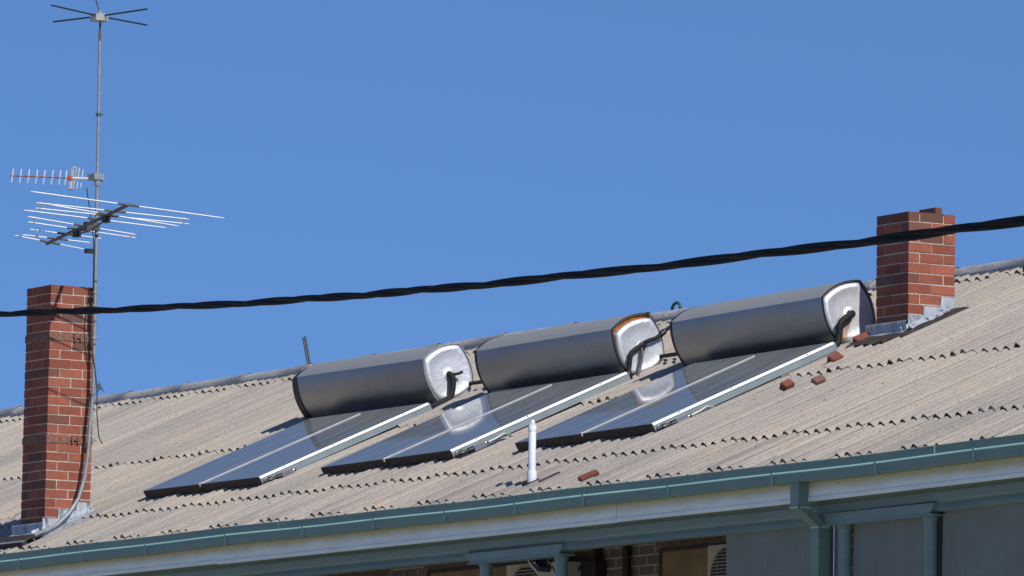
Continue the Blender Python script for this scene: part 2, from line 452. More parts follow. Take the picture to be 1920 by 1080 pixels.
# ridge capping: rolled lengths with a collar at each joint
mb = MB(); xj = XL; k = 0
xs_all = []
x = -26.0 - .3
while x < XR:
    x2 = min(x+1.235, XR); k += 1
    jz = (rng.rand()-.5)*.008; tilt = .004
    prof = [(.062,-.045),(.075,-.004),(.073,.004),(.058,.026),(.040,.043),(.018,.055),(0,.058),(-.018,.055),(-.040,.043),(-.058,.026),(-.073,.004),(-.075,-.004),(-.060,-.045)]
    xx = [x, x+.02, x+.6, x2-.10, x2-.09, x2+.03]
    rr = [.96,.96,1.0,1.0,1.10,1.12]
    def fr(xq, a, b, xx=xx, rr=rr):
        q = rr[min(range(len(xx)), key=lambda i: abs(xx[i]-xq))]
        return Vector((xq, RIDGE.y-.035 + a*q, RIDGE.z-.002 + b*q*1.32 + jz + .010*math.sin(xq*.55)))
    mb.sweep(prof, xx, fr, close=False)
    mb.sweep([(a*.9,b*.9) for a,b in prof], [x2+.029, x2+.030], fr)
    x = x2
mb.sweep([(-.055,.0),(-.012,.03),(.08,.03),(.10,-.09),(-.050,-.085)], list(np.linspace(XL,XR,30)), lambda x,a,b: Vector((x, RIDGE.y-.02+a, RIDGE.z+b-.005)))
rc = obj('ridge_cap', mb, MAT['ridge'], None, 40)
# parent under the roof keeping world placement
def under(o, parent):
    o.parent = parent
    o.matrix_parent_inverse = parent_world(parent).inverted()
def parent_world(p):
    m = Matrix.Translation(p.location) @ p.rotation_euler.to_matrix().to_4x4()
    return (parent_world(p.parent) @ m) if p.parent else m
under(rc, roof)

# ------------------------------------------------------------------ brick chimneys
def chimney(name, x, y, ztop, courses, first, lean, label):
    mb = MB(); B_, H_, J = .47, .0745, .010
    def P(px, py, pz): return Vector((x + px + lean*pz, y + py, ztop + pz + Z0))
    def brick(lo, hi, dark):
        if dark: base = random.choice([(.19,.08,.055),(.15,.075,.058),(.21,.085,.058),(.17,.10,.08)])
        else: base = random.choice([(.33,.097,.058),(.30,.084,.050),(.36,.110,.066),(.26,.074,.046),(.32,.102,.062)])
        k = random.uniform(.86,1.12); col = tuple(c*k for c in base)
        j = lambda: random.uniform(-.0025,.0025)
        lo = (lo[0]+j(), lo[1]+j(), lo[2]+j()*.6); hi = (hi[0]+j(), hi[1]+j(), hi[2]+j()*.6)
        x0,y0,z0 = lo; x1,y1,z1 = hi
        vs = [P(*p) for p in ((x0,y0,z0),(x1,y0,z0),(x1,y1,z0),(x0,y1,z0),(x0,y0,z1),(x1,y0,z1),(x1,y1,z1),(x0,y1,z1))]
        mb.add(vs, [(3,2,1,0),(4,5,6,7),(0,1,5,4),(1,2,6,5),(2,3,7,6),(3,0,4,7)], 0, col)
    for c in range(courses):
        z1 = -c*.086; z0 = z1 - H_
        a = (c + first) % 2 == 0
        # course a: the sunny +x and the -x faces own the corners
        for side in (0,1):
            for q in (0,1):
                lo_t, hi_t = (0,.23) if q == 0 else (.24,.47)
                dark = random.random() < .10
                if a:
                    xa = (-.11,0) if side == 0 else (-.47,-.36)
                    brick((xa[0], lo_t, z0), (xa[1], hi_t, z1), dark)
                else:
                    ya = (0,.11) if side == 0 else (.36,.47)
                    brick((-hi_t, ya[0], z0), (-lo_t, ya[1], z1), random.random() < .22)
            if a:
                ya = (.0003,.11) if side == 0 else (.36,.4697)
                brick((-.35, ya[0], z0), (-.12, ya[1], z1), random.random() < .2)
            else:
                xa = (-.11,-.0003) if side == 0 else (-.4697,-.36)
                brick((xa[0], .12, z0), (xa[1], .35, z1), random.random() < .12)
    # mortar body, a little behind the brick faces; open flue left at the top
    zb = -courses*.086; t = .0050
    vs = [P(*p) for p in ((-.47+t,t,zb),(-t,t,zb),(-t,.47-t,zb),(-.47+t,.47-t,zb),(-.47+t,t,-.012),(-t,t,-.012),(-t,.47-t,-.012),(-.47+t,.47-t,-.012))]
    mb.add(vs, [(3,2,1,0),(4,5,6,7),(0,1,5,4),(1,2,6,5),(2,3,7,6),(3,0,4,7)], 1, None)
    mb.m = mb.m; o = obj(name, mb, [MAT['brick'], MAT['mortar']], house, smooth=0, label=label)
    return o
ch_short = chimney('chimney', 0, 0, 1.0175, 14, 1, .0, 'short square red brick chimney near the ridge')
ch_tall = chimney('chimney', -9.675, -2.910, 1.032, 31, 0, .0189, 'tall leaning red brick chimney with two rusty straps')

# straps on the tall chimney
for z in (.555, -.395):
    mb = MB(); lx = .0189*(z-1.032); xr = -9.675+lx; h = .033
    lo_x, hi_x, lo_y, hi_y = xr-.47-.006, xr+.006, -2.91-.006, -2.91+.47+.006
    t = .004
    for (ax,bx,ay,by) in ((lo_x,hi_x,lo_y,lo_y+t),(hi_x-t,hi_x,lo_y+t,hi_y-t),(lo_x,hi_x,hi_y-t,hi_y),(lo_x,lo_x+t,lo_y+t,hi_y-t)):
        mb.box((ax,ay,z-h+Z0),(bx,by,z+h+Z0))
    for yy in (-2.66,-2.60):
        mb.box((hi_x, yy, z-h*.9+Z0),(hi_x+.02, yy+.018, z+h*.9+Z0))
    mb.tube([(hi_x+.012,-2.67,z+Z0),(hi_x+.012,-2.57,z+Z0)], .006, 6)
    o = obj('strap', mb, MAT['rust'], ch_tall)
    o.parent = ch_tall

# stepped lead flashings
def flash(ch, poly_x, x, skirt, lead=MAT['lead'], dark=None):
    mb = MB()
    mb.prism([L(x+.0055, y, z) for y, z in poly_x], (.006,0,0))
    o = obj('stepped_flashing', mb, lead, ch); return o
fR = flash(ch_short, [(-.008,-.10),(-.008,.154),(.147,.159),(.149,.233),(.317,.236),(.329,.324),(.475,.324),(.475,.05),(.459,.05)], 0, None)
fL = flash(ch_tall, [(-2.937,-1.36),(-2.937,-1.127),(-2.779,-1.128),(-2.775,-1.04),(-2.589,-1.045),(-2.583,-.964),(-2.452,-.964),(-2.452,-1.19)], -9.675-.0189*2.1, None)
# soaker trays and front aprons lying over the corrugations
def tray(ch, X0, s0, s1, name, mat, wid=.25):
    mb = MB()
    xs = [q*wid for q in (0,.03,.15,.25,.45,.65,.85,1)]; hs = [.075,.06,.034,.026,.018,.014,.010,.005]
    vs = []; fs = []; n = len(xs); m = 9
    for j in range(m):
        s = s0 + (s1-s0)*j/(m-1)
        for i in range(n):
            wob = .002*math.sin(j*2.1+i) if i > 3 else 0
            vs.append(S(X0 + xs[i] + .004*math.sin(j*1.7)*(i==n-1), s, hs[i]+wob))
    for j in range(m-1):
        for i in range(n-1): fs.append((j*n+i, j*n+i+1, (j+1)*n+i+1, (j+1)*n+i))
    mb.add(vs, fs)
    return obj(name, mb, mat, ch, 40)
tray(ch_short, .006, -.06, .40, 'side_flashing', MAT['lead'], .10)
tray(ch_tall, -9.675-.0189*2.2+.006, -3.30, -2.62, 'side_flashing', MAT['lead'])
mb = MB()                                   # light folded lip beside the short chimney
mb.sweep([(.055,.075),(.085,.055),(.10,.045),(.10,.040),(.05,.05)], np.linspace(-.02,.40,8), lambda s,a,b: S(a+.01, s, b+.005*math.sin(s*20)))
obj('flashing_lip', mb, MAT['lead'], ch_short)
mb = MB()                                   # dark bitumen under the lip
mb.sweep([(.03,.036),(.22,.034),(.27,.026),(.27,-.02),(.03,-.02)], np.linspace(-.30,.50,14), lambda s,a,b: S(a+(.02*math.sin(s*23) if a>.2 else 0)-(.22 if (s<-.22 and a>.2) else 0), s, b+(.006*math.sin(s*31))))
obj('base_tray', mb, MAT['slate'], ch_short)
def apron(ch, X0, s, mat, name, dep=.24, flat=False):
    mb = MB(); xs = np.linspace(X0-.53, X0+.07, 14); prof = [(.012,.12),(-.004,.10),(-.018,.040),(-dep,.030)]
    if flat: prof = [(.10,.034),(.0,.036),(-.10,.034),(-dep,.022)]
    vs = []; fs = []; n = len(prof)
    for x in xs:
        for i, (a, b) in enumerate(prof): vs.append(S(x, s+a+(.012*math.sin(x*13) if i==3 else 0), b+(.002*math.sin(x*17) if i>1 else 0)))
    for j in range(len(xs)-1):
        for i in range(n-1): fs.append((j*n+i,(j+1)*n+i,(j+1)*n+i+1,j*n+i+1))
    mb.add(vs, fs); return obj(name, mb, mat, ch, 40)
apron(ch_short, 0, -.03, MAT['lead'], 'front_apron', .10)
apron(ch_short, 0, -.11, MAT['slate'], 'lower_apron', .17, True)
apron(ch_tall, -9.72, -3.20, MAT['lead'], 'front_apron', .16)

# ------------------------------------------------------------------ gutter, fascia, downpipe
def dz(x): return 0 if x < 2.8 else .028*((x-2.8)/3.7)**1.3
YG = -3.472
gx = list(np.linspace(XL, XR, 74))
mb = MB()
# front: plain upper band, small ledge with a bead, lower band, sole, back, trough
prof_up = [(0,-.073),(0,.070),(.004,.074),(.006,.070),(.006,-.073)]
prof_lo = [(-.016,-.006),(-.016,-.070),(-.010,-.076),(.10,-.076),(.10,.060),(.097,.060),(.097,-.072),(-.006,-.072),(-.010,-.010),(0.006,-.006)]
zc = -1.5665
wav = lambda x: .004*math.sin(x*.9)+.003*math.sin(x*2.3+1)
mb.sweep([(0,.001),(0,.0725),(.004,.0765),(.007,.072),(.007,.001)], gx, lambda x,a,b: L(x, YG+a, zc+b+dz(x)+wav(x)))
mb.sweep(prof_lo, gx, lambda x,a,b: L(x, YG+a, zc+b+dz(x)+wav(x)))
gut = obj('gutter', mb, MAT['gutter'], house, 25)
mb = MB()
mb.sweep([(-.0215,-.002),(-.020,.003),(-.008,.012),(-.001,.012),(-.001,-.004),(-.018,-.0055)], gx, lambda x,a,b: L(x, YG+a, zc+b+dz(x)+wav(x)))
o = obj('gutter_bead', mb, MAT['gutlip'], gut, 60)  # lighter teal than the gutter: sun catching the bead, put into its colour
br0 = None
for i, bx in enumerate([-11.5,-10.3,-9.11,-7.89,-6.73,-5.29,-3.96,-2.78,-1.63,-.53,.5,1.75,3.21,4.6,5.87,7.1,8.3]):
    if br0 is None:
        mb = MB(); y = YG
        mb.prism([(bx, y-.0225, zc+.002+Z0),(bx, y-.0225, zc-.079+Z0),(bx, y+.03, zc-.083+Z0),(bx, y+.03, zc-.0775+Z0),(bx, y-.0170, zc-.0735+Z0),(bx, y-.0170, zc+.002+Z0)], (.030,0,0))
        mb.box((bx+.004, y-.024, zc+.0+Z0),(bx+.026, y-.012, zc+.016+Z0))
        br0 = obj('gutter_bracket', mb, MAT['bracket'], gut); bx0 = bx
    else:
        c = br0.copy(); C.objects.link(c); c.parent = gut; c.location = br0.location + Vector((bx-bx0, 0, dz(bx)+wav(bx)-wav(bx0)))
# joint straps of the gutter lengths
j0 = None
for bx in (-8.3, -4.4, -.2, 2.15, 5.35):
    mb = MB(); mb.box((bx, YG-.003, zc+.012+Z0+dz(bx)),(bx+.012, YG-.0005, zc+.074+Z0+dz(bx)))
    obj('gutter_joint', mb, MAT['gutlip'] if bx > 5 else MAT['gutter'], gut)  # the right-hand strap takes the lightened teal to look sunlit

mb = MB()
# fascia in board lengths, each a hair out of line; lower quarter is a small bead
edges = [XL,-14.0,-10.4,-5.62,.83,7.0,XR]
for i in range(len(edges)-1):
    a, b_ = edges[i]+.003, edges[i+1]-.002; off = [.0,.002,.0,.003,.0,.002][i]; zo = [0,-.003,.004,-.004,.0,-.002][i]
    xs = list(np.linspace(a, b_, 12))
    mb.sweep([(0,.14),(0,-.030),(-.006,-.036),(-.006,-.062),(-.001,-.066),(.02,-.066),(.02,.14)], xs,
             lambda x,a2,b2: Vector((x, a2-off, b2+zo+.8*dz(x))))
fa = obj('fascia', mb, MAT['fascia'], house, 25, local=True)
fa.location = Vector((8, -3.372, -1.718+Z0))
# verandah ceiling, beam behind the fascia
mb = MB(); mb.box((XL,-3.36,-1.74+Z0),(XR,-1.6,-1.715+Z0)); obj('soffit', mb, MAT['dim'], house)
mb = MB()
mb.sweep([(0,.12),(0,-.028),(.018,-.045),(.004,-.075),(.0,-.100),(.012,-.108),(.10,-.108),(.10,.12)], list(np.linspace(XL,XR,40)), lambda x,a,b: L(x, -3.20+a, -1.834+b+.9*dz(x)+.003*math.sin(x*1.3)))
mb.sweep([(-.012,.035),(-.012,.020),(0.002,.018),(0.002,.037)], list(np.linspace(XL,XR,40)), lambda x,a,b: L(x, -3.20+a, -1.834+b+.9*dz(x)+.003*math.sin(x*1.3)))
obj('verandah_beam', mb, MAT['beam'], house, 40)

# paired posts under moulded caps
def cap(x0, x1, ztop, zbot):
    mb = MB(); h = ztop-zbot
    poly = [(x0,ztop)]
    for t in np.linspace(0,1,7): poly.append((x0+.012+.09*t**1.6, ztop-.25*h-.65*h*t))
    poly += [(x0+.11,zbot),(x1-.05,zbot)]
    for t in np.linspace(1,0,7): poly.append((x1-.008-.045*t**1.6, ztop-.25*h-.65*h*t))
    poly += [(x1,ztop)]
    mb.prism([L(px,-3.225,pz) for px,pz in poly], (0,.14,0))
    mb.box((x0+.06,-3.235,zbot-.012+Z0),(x1-.0,-3.10,zbot-.001+Z0))
    return obj('post_cap', mb, MAT['beam'], house, 30)
cap(-1.735,-.215,-1.895,-1.972); cap(3.40,4.995,-1.868,-1.948)
def post(xc, ztop):
    mb = MB(); mb.lathe([(.052,-Z0+.0),(.052,ztop-.03),(.06,ztop-.028),(.06,ztop)], (xc,-3.16,Z0), 20)
    return obj('verandah_post', mb, MAT['beam'], house, 40)
p0 = post(-1.49,-1.985)
for xc, zt in ((-.328,-1.985),(3.73,-1.960),(4.872,-1.960),(-6.9,-1.985),(8.9,-1.94)):
    c = p0.copy(); C.objects.link(c); c.parent = house; c.location = p0.location + Vector((xc+1.49,0,zt+1.985))

# downpipe with a double bend
mb = MB()
w, d = .11, .105
def rect(c): 
    return [Vector((c[0]-w/2,c[1]-d,c[2])),Vector((c[0]+w/2,c[1]-d,c[2])),Vector((c[0]+w/2,c[1],c[2])),Vector((c[0]-w/2,c[1],c[2]))]
xo = 3.495
path = [(xo,-3.362,-1.640),(xo,-3.362,-1.828),(xo,-3.172,-1.968),(xo,-3.172,-7.60)]
vs = []; fs = []
for p in path: vs += [Vector((q.x,q.y,q.z+Z0)) for q in rect(p)]
for i in range(3):
    for j in range(4): fs.append((i*4+j, i*4+(j+1)%4, (i+1)*4+(j+1)%4, (i+1)*4+j))
mb.add(vs, fs)
dp = obj('downpipe', mb, MAT['gutter'], house, 0)
for (y, z) in ((-3.362,-1.828),(-3.172,-1.968)):
    mb = MB()
    mb.box((xo-w/2-.004, y-d-.004, z-.006+Z0),(xo+w/2+.004, y-d+.012, z+.006+Z0))
    mb.box((xo+w/2+.0005, y-d+.0, z-.006+Z0),(xo+w/2+.004, y, z+.006+Z0))
    obj('pipe_collar', mb, MAT['gutlip'], dp, 0)

# walls: front wall behind the verandah, ends, rear
mb = MB()
yf = -1.6; yb_ = YB-.5
mb.box((XL+.4, yf, 0),(XR-.4, yf+.25, Z0-1.72)); mb.box((XL+.4, yb_-.25, 0),(XR-.4, yb_, Z0-1.72))
for x in (XL+.4, XR-.65):
    poly = [Vector((x, yf+.25, 0)),Vector((x, yb_-.25, 0)),Vector((x, yb_-.25, Z0-1.72)),Vector((x, YB-.2, EAVE.z+.02)),Vector((x, RIDGE.y, RIDGE.z-.12)),Vector((x, -3.3, Z0-1.50)),Vector((x,-3.3,Z0-1.72)),Vector((x,yf+.25,Z0-1.72))]
    mb.prism(poly, (.25,0,0))
wall = obj('wall', mb, MAT['wall'], house, 0)
mb = MB(); mb.box((XL+.4,-3.25,3.0),(XR-.4,-1.6,3.15)); obj('verandah_floor', mb, MAT['dim'], house)
def soldier(x0, x1, z0, z1):
    mb = MB(); x = x0
    while x + .08 < x1+.02:
        k = random.uniform(.75,1.15)
        mb.box((x, yf-.008, z0+Z0),(x+.082, yf, z1+Z0), 0, (.15*k,.12*k,.10*k)); x += .092
    mb.box((x0-.01, yf-.004, z0-.004+Z0),(x1+.01, yf-.0005, z1+.004+Z0), 1)
    o = obj('lintel', mb, [MAT['brick'], MAT['mortar']], house, 0); return o
def window(x0, x1, zt, zb):
    soldier(x0-.06, x1+.06, zt+.006, zt+.16)
    mb = MB(); t = .05
    mb.box((x0,yf-.014,zb+Z0),(x0+t,yf-.001,zt+Z0)); mb.box((x1-t,yf-.014,zb+Z0),(x1,yf-.001,zt+Z0))
    mb.box((x0+t,yf-.014,zt-.035+Z0),(x1-t,yf-.001,zt+Z0)); mb.box((x0+t,yf-.014,zb+Z0),(x1-t,yf-.001,zb+t+Z0))
    o = obj('window', mb, MAT['darktrim'], house, 0)
    mb = MB(); mb.box((x0+t,yf-.008,zb+t+Z0),(x1-t,yf-.001,zt-.035+Z0)); obj('brown_blind', mb, MAT['panel'], o, 0)
window(-1.28,.30,-1.795,-3.1); window(-5.02,-2.7,-1.785,-3.1); window(-6.97,-5.72,-1.80,-3.1)
mb = MB(); mb.tube([L(-1.735,yf-.04,-1.73),L(-1.735,yf-.04,-4.4)], .035, 12); obj('drainpipe', mb, MAT['darktrim'], house)
# mesh screens between the posts on the right
def screen(x0, x1):
    mb = MB(); n = 14; vs = []; fs = []
    xs = np.linspace(x0,x1,n); zs = np.linspace(-1.90,-4.45,8)
    for z in zs:
        for x in xs: vs.append(L(x, -3.12+.006*math.sin(x*5+z*3), z))
    for i in range(7):
        for j in range(n-1): fs.append((i*n+j,i*n+j+1,(i+1)*n+j+1,(i+1)*n+j))
    mb.add(vs, fs)
    vs2 = [v+Vector((0,.004,0)) for v in vs]; mb.add(vs2, [f[::-1] for f in fs])
    return obj('mesh_screen', mb, MAT['screen'], house, 60)
for a, b_ in ((2.04,3.66),(3.79,4.80),(4.94,8.8)): screen(a, b_)
mb = MB(); mb.box((4.935,-3.14,-4.4+Z0),(4.965,-3.09,-1.93+Z0)); obj('screen_track', mb, MAT['darktrim'], house); mb = MB(); mb.tube([L(3.68,-3.225,-1.965),L(3.68,-3.225,-4.4)], .004, 6); obj('screen_cord', mb, MAT['whiteplas'], house)
# wall box with hanging cable
mb = MB()
mb.box((-2.32,yf-.12,-2.02+Z0),(-2.10,yf,-1.86+Z0)); mb.box((-2.22,yf-.08,-1.86+Z0),(-2.16,yf,-1.70+Z0))
mb.tube([L(-2.30+.0,yf-.13,-1.90)]+[L(-2.25+.16*math.sin(a)*1.0,yf-.14,-1.98-.10*math.cos(a-.3)+.0) for a in np.linspace(-1.4,1.6,9)], .010, 8)
obj('meter_box', mb, MAT['darktrim'], house)

# ------------------------------------------------------------------ air conditioners and flood light under the verandah
def aircon(x0, label):
    t = thing('air_conditioner', label, 'air conditioner', L(x0+.4,-1.8,-2.45), group='air conditioners under the verandah')
    mb = MB(); mb.box((x0,-1.95,-2.45+Z0),(x0+.80,-1.64,-1.86+Z0)); o = obj('casing', mb, MAT['cream'], t, 0)
    mb = MB(); cx, cz = x0+.30, -2.14
    ring = [L(cx+.255*math.cos(a), -1.953, cz+.255*math.sin(a)) for a in np.linspace(0,2*math.pi,28)[:-1]]
    mb.prism(ring, (0,-.004,0)); obj('fan_opening', mb, MAT['black'], t, 0)
    mb = MB()
    for k in range(19):
        z = cz-.25+.5*k/18; hw = math.sqrt(max(0,.262**2-(z-cz)**2)) or .02
        mb.box((cx-hw,-1.966,z-.004+Z0),(cx+hw,-1.960,z+.004+Z0))
    for k in (-.15,0,.15): mb.box((cx+k-.004,-1.9595,cz-.2+Z0),(cx+k+.004,-1.9575,cz+.2+Z0))
    obj('fan_grille', mb, MAT['grille'], t, 0)
    for k in (.1,.65):
        mb = MB(); mb.box((x0+k,-1.93,-2.52+Z0),(x0+k+.05,-1.6,-2.4505+Z0))
        obj('mounting_foot', mb, MAT['darktrim'], t, 0)
    return t
aircon(-3.14, 'cream air conditioner beside the flood light, under the verandah'); aircon(-.02, 'cream air conditioner half hidden by the dark mesh screen')
fl = thing('flood_light', 'slate blue flood light with a white edge hanging between two verandah posts', 'flood light', L(-.95,-2.9,-2.0))
mb = MB(); R = Matrix.Rotation(math.radians(35),3,'Y')
mb.box((-.09,-.06,-.022),(.09,.06,.022), R=R, c0=L(-1.07,-2.9,-1.995)); obj('lamp_body', mb, MAT['flood'], fl, 0)
mb = MB(); mb.box((-.09,-.066,-.034),(.09,-.02,-.0225), R=R, c0=L(-1.07,-2.9,-1.995)); obj('lamp_edge', mb, MAT['whiteplas'], fl, 0)
mb = MB(); mb.box((-.03,-.03,-.13),(.03,.03,.0), R=Matrix.Rotation(math.radians(-18),3,'Y'), c0=L(-.93,-2.9,-1.855)); obj('lamp_arm', mb, MAT['flood'], fl, 0)
mb = MB(); mb.lathe([(.010,0),(.010,.012)], L(-1.035,-2.975,-2.0), 10); obj('sensor', mb, MAT['whiteplas'], fl, 0)
mb = MB(); mb.tube([L(-.94,-2.93,-1.99),L(-.86,-2.95,-1.985),L(-.80,-2.96,-2.0),L(-.84,-2.96,-2.015),L(-.93,-2.95,-2.0),L(-.82,-2.95,-1.965),L(-.62,-2.98,-1.92)], .006, 6)
mb.tube([L(-.93,-2.93,-2.01),L(-.80,-2.95,-2.03),L(-.72,-2.96,-2.12)], .006, 6); obj('cord', mb, MAT['black'], fl)

# ------------------------------------------------------------------ solar water heaters
A_ = .205; SAG = .043
def squircle(n=14):
    cs = [(-A_,A_),(-A_,-A_),(A_,-A_),(A_,A_)]; out = []
    for k in range(4):
        p = Vector((cs[k][0],cs[k][1])); q = Vector((cs[(k+1)%4][0],cs[(k+1)%4][1])); d = (q-p); nrm = Vector((-d.y,d.x)).normalized()
        if nrm.dot((p+q)/2) < 0: nrm = -nrm
        for i in range(n):
            t = i/n; e = .03+.94*t if i else .018
            bl = SAG*(1-(2*t-1)**2) 
            out.append(p + d*t + nrm*bl)
    # soften the four corners
    m = len(out); o2 = list(out)
    for k in range(4):
        i = k*n; o2[i] = out[i]*.94 + (out[i-1]+out[(i+1)%m])*.03
    return o2
SQ = squircle()

def heater(label, xl, xr, sl, sr, hc, cx0, cx1, cs0l, cs0r, cs1, pipe_c, idx):
    t = thing('solar_water_heater', label, 'solar water heater', S((xl+xr)/2, -1.4, 0), TH, 'solar water heaters on the roof')
    ox, os_ = (xl+xr)/2, -1.4
    def T(x, s, h): return (x-ox, s-os_, h)             # heater axes (x, up slope, off slope)
    def sc_(x): return sl + (sr-sl)*(x-xl)/(xr-xl)
    # storage tank jacket
    mb = MB(); n = len(SQ)
    xs = list(np.linspace(xl, xr, 26)); dents = [(rng.uniform(xl,xr), rng.randint(n), rng.uniform(.002,.004)) for _ in range(9)]
    vs = []; fs = []
    for i, x in enumerate(xs):
        for j, p in enumerate(SQ):
            k = 1.0
            for (dx, dj, am) in dents:
                dd = ((x-dx)/.16)**2 + (min(abs(j-dj), n-abs(j-dj))/3.0)**2
                k -= am/.22*math.exp(-dd)
            vs.append(T(x, sc_(x)+p.x*k, hc+p.y*k))
    for i in range(len(xs)-1):
        for j in range(n):
            j2 = (j+1)%n; fs.append((i*n+j,i*n+j2,(i+1)*n+j2,(i+1)*n+j))
    fs.append(tuple(range(n)))
    # rolled lip at the right-hand end and the inside of the jacket
    base = (len(xs)-1)*n
    rings = [(.004,.985),(.0,.965),(-.05,.960)]
    last = base
    for (dx, k) in rings:
        o = len(vs)
        for p in SQ: vs.append(T(xr+dx, sc_(xr)+p.x*k, hc+p.y*k))
        for j in range(n):
            j2=(j+1)%n; fs.append((last+j,last+j2,o+j2,o+j))
        last = o
    mb.add(vs, fs)
    tank = obj('tank', mb, MAT['steel'], t, 24, local=True)
    # left end cover
    mb = MB()
    def ring(x, k, ds=0, dh=0): return [T(x, sc_(xl)+p.x*k+ds, hc+p.y*k+dh) for p in SQ]
    off = (-.004,-.012) if idx == 1 else (0,0); ext = .085 if idx == 1 else .02
    vs = ring(xl+.01,1.008,*off)+ring(xl-ext,1.005,*off)+ring(xl-ext-.006,.96,*off)
    fs = [(i*n+j,i*n+(j+1)%n,(i+1)*n+(j+1)%n,(i+1)*n+j) for i in (0,1) for j in range(n)]+[tuple(range(2*n,3*n))]
    mb.add(vs, fs); obj('end_cover', mb, MAT['rim'], tank, 38, local=True)
    # right end cap: hammered, dished, with a collar round the pipe
    mb = MB()
    slip = {1:(0,0,1.0),2:(.0,-.030,.975),3:(-.006,-.004,.985)}[idx]
    pc = Vector((pipe_c[0]-sc_(xr), pipe_c[1]-hc))
    prof = [(.955,-.045),(.957,.000),(.935,.010),(.86,.020),(.80,.020),(.74,.014),(.5,.012),(.30,.012),(.20,.012),(.17,.018),(.14,.018),(.12,.008),(.07,.004),(.05,-.02)]
    vs = []; fs = []
    for f, dx in prof:
        for j, p in enumerate(SQ):
            ang = math.atan2(p.y,p.x); rad = p.length*.2+.24*.8
            circ = Vector((math.cos(ang),math.sin(ang)))*.235
            w = max(0,min(1,(f-.2)/.6)); q = (p*w + circ*(1-w))*f*slip[2] + pc*(1-f)
            wob = .0012*math.sin(j*1.9+f*17)+.001*math.sin(j*3.7+f*31) if .25<f<.92 else 0
            tl = .035*(p.y) if idx == 2 else 0
            vs.append(T(xr+dx+wob+tl*f-(.004 if idx!=2 else -.012), sc_(xr)+q.x+slip[0], hc+q.y+slip[1]))
    for i in range(len(prof)-1):
        for j in range(n):
            j2=(j+1)%n; fs.append((i*n+j,i*n+j2,(i+1)*n+j2,(i+1)*n+j))
    fs.append(tuple((len(prof)-1)*n+j for j in range(n)))
    mb.add(vs, fs)
    cap_ = obj('end_cap', mb, MAT['foilrust'] if idx == 3 else MAT['foil'], tank, 50, local=True,
        label={1:None,2:'crumpled silver cap that has slipped down off the tank end',3:'silver cap with a rust streak under the pipe'}[idx])
    if idx == 2:   # foam seen above the slipped cap
        mb = MB(); mb.add([T(xr-.03, sc_(xr)+p.x*.955, hc+p.y*.955) for p in SQ], [tuple(range(n))]); obj('foam', mb, MAT['orange'], tank, 0, local=True)
    # rim band round the right end
    mb = MB(); bw = {1:.010,2:.011,3:.013}[idx]
    def rg(x,k): return [T(x, sc_(xr)+p.x*k, hc+p.y*k) for p in SQ]
    vs = rg(xr-bw,1.003)+rg(xr-bw,1.010)+rg(xr+.006,1.010)+rg(xr+.006,.980)
    fs = [(i*n+j,i*n+(j+1)%n,(i+1)*n+(j+1)%n,(i+1)*n+j) for i in range(3) for j in range(n)]
    mb.add(vs, fs); obj('end_rim', mb, MAT['lightrim'] if idx == 1 else MAT['rim'], tank, 30, local=True)
    # feet / saddle
    for fx in (.12,.5,.88):
        mb = MB(); x = xl+(xr-xl)*fx; mb.box(T(x-.03, sc_(x)-.19, -.01), T(x+.03, sc_(x)+.19, hc-A_-.035))
        obj('saddle', mb, MAT['rim'], t, 0, local=True)
    # two collectors side by side
    cm = (cx0+cx1)/2; ht, hb = .098, .026
    def cs0(x): return cs0l+(cs0r-cs0l)*(x-cx0)/(cx1-cx0)
    for (a, b_, right) in ((cx0, cm-.004, False),(cm+.004, cx1, True)):
        mb = MB(); e = .010
        A0, B0 = cs0(a), cs0(b_)
        # tray with a rusty front edge
        vs = [T(a,A0,hb),T(b_,B0,hb),T(b_,cs1+B0-cs0l,hb),T(a,cs1+A0-cs0l,hb),T(a,A0-.012,ht),T(b_,B0-.012,ht),T(b_,cs1+B0-cs0l,ht),T(a,cs1+A0-cs0l,ht)]
        mb.add(vs, [(3,2,1,0),(0,1,5,4),(2,3,7,6),(3,0,4,7)], 0); mb.add(vs, [(1,2,6,5)], 1 if right else 0)
        mb.add([T(a,A0-.012,ht),T(b_,B0-.012,ht),T(b_,cs1+B0-cs0l,ht),T(a,cs1+A0-cs0l,ht)], [(0,1,2,3)], 0)
        col = obj('collector', mb, [MAT['rusty'], MAT['alu']], t, 0, local=True)
        mb = MB()
        vs = [T(a+.006,A0-.004,ht+.003),T(b_-.006,B0-.004,ht+.003),T(b_-.006,cs1+B0-cs0l-.01,ht+.003),T(a+.006,cs1+A0-cs0l-.01,ht+.003)]
        vb = [(v[0],v[1],v[2]-.0025) for v in vs]
        mb.add(vs+vb, [(0,1,2,3),(7,6,5,4),(0,4,5,1),(1,5,6,2),(2,6,7,3),(3,7,4,0)]); obj('glass', mb, MAT['glass'], col, 0, local=True)
        if right:
            mb = MB(); s_end = cs1 + .0
            mb.sweep([(.0008,.082),(.0075,.082),(.0075,.087),(-.0035,.1055),(-.0055,.1055),(-.0055,.1012),(.0008,.0988)], [B0-.010, cs1+B0-cs0l-.02], lambda s,p,q: Vector(T(b_+p, s, q)))
            obj('side_trim', mb, MAT['alulip'], col, 0, local=True)  # near-white colour carries the sunlight on this angled lip
            for fs_ in (.12,.42,.86):
                mb = MB(); s = B0+.05+(cs1-cs0l-.1)*fs_; mb.box(T(b_+.0005,s-.006,.096), T(b_+.0075,s+.006,.102)); 
                obj('trim_clip', mb, MAT['boom'], col, 0, local=True)
    mb = MB(); s0 = cs0(cm)
    mb.sweep([(-.005,.1015),(.005,.1015),(.005,.106),(.001,.110),(-.004,.110)], [s0-.016, cs1+cs0(cm)-cs0l-.10], lambda s,p,q: Vector(T(cm+p, s, q)))
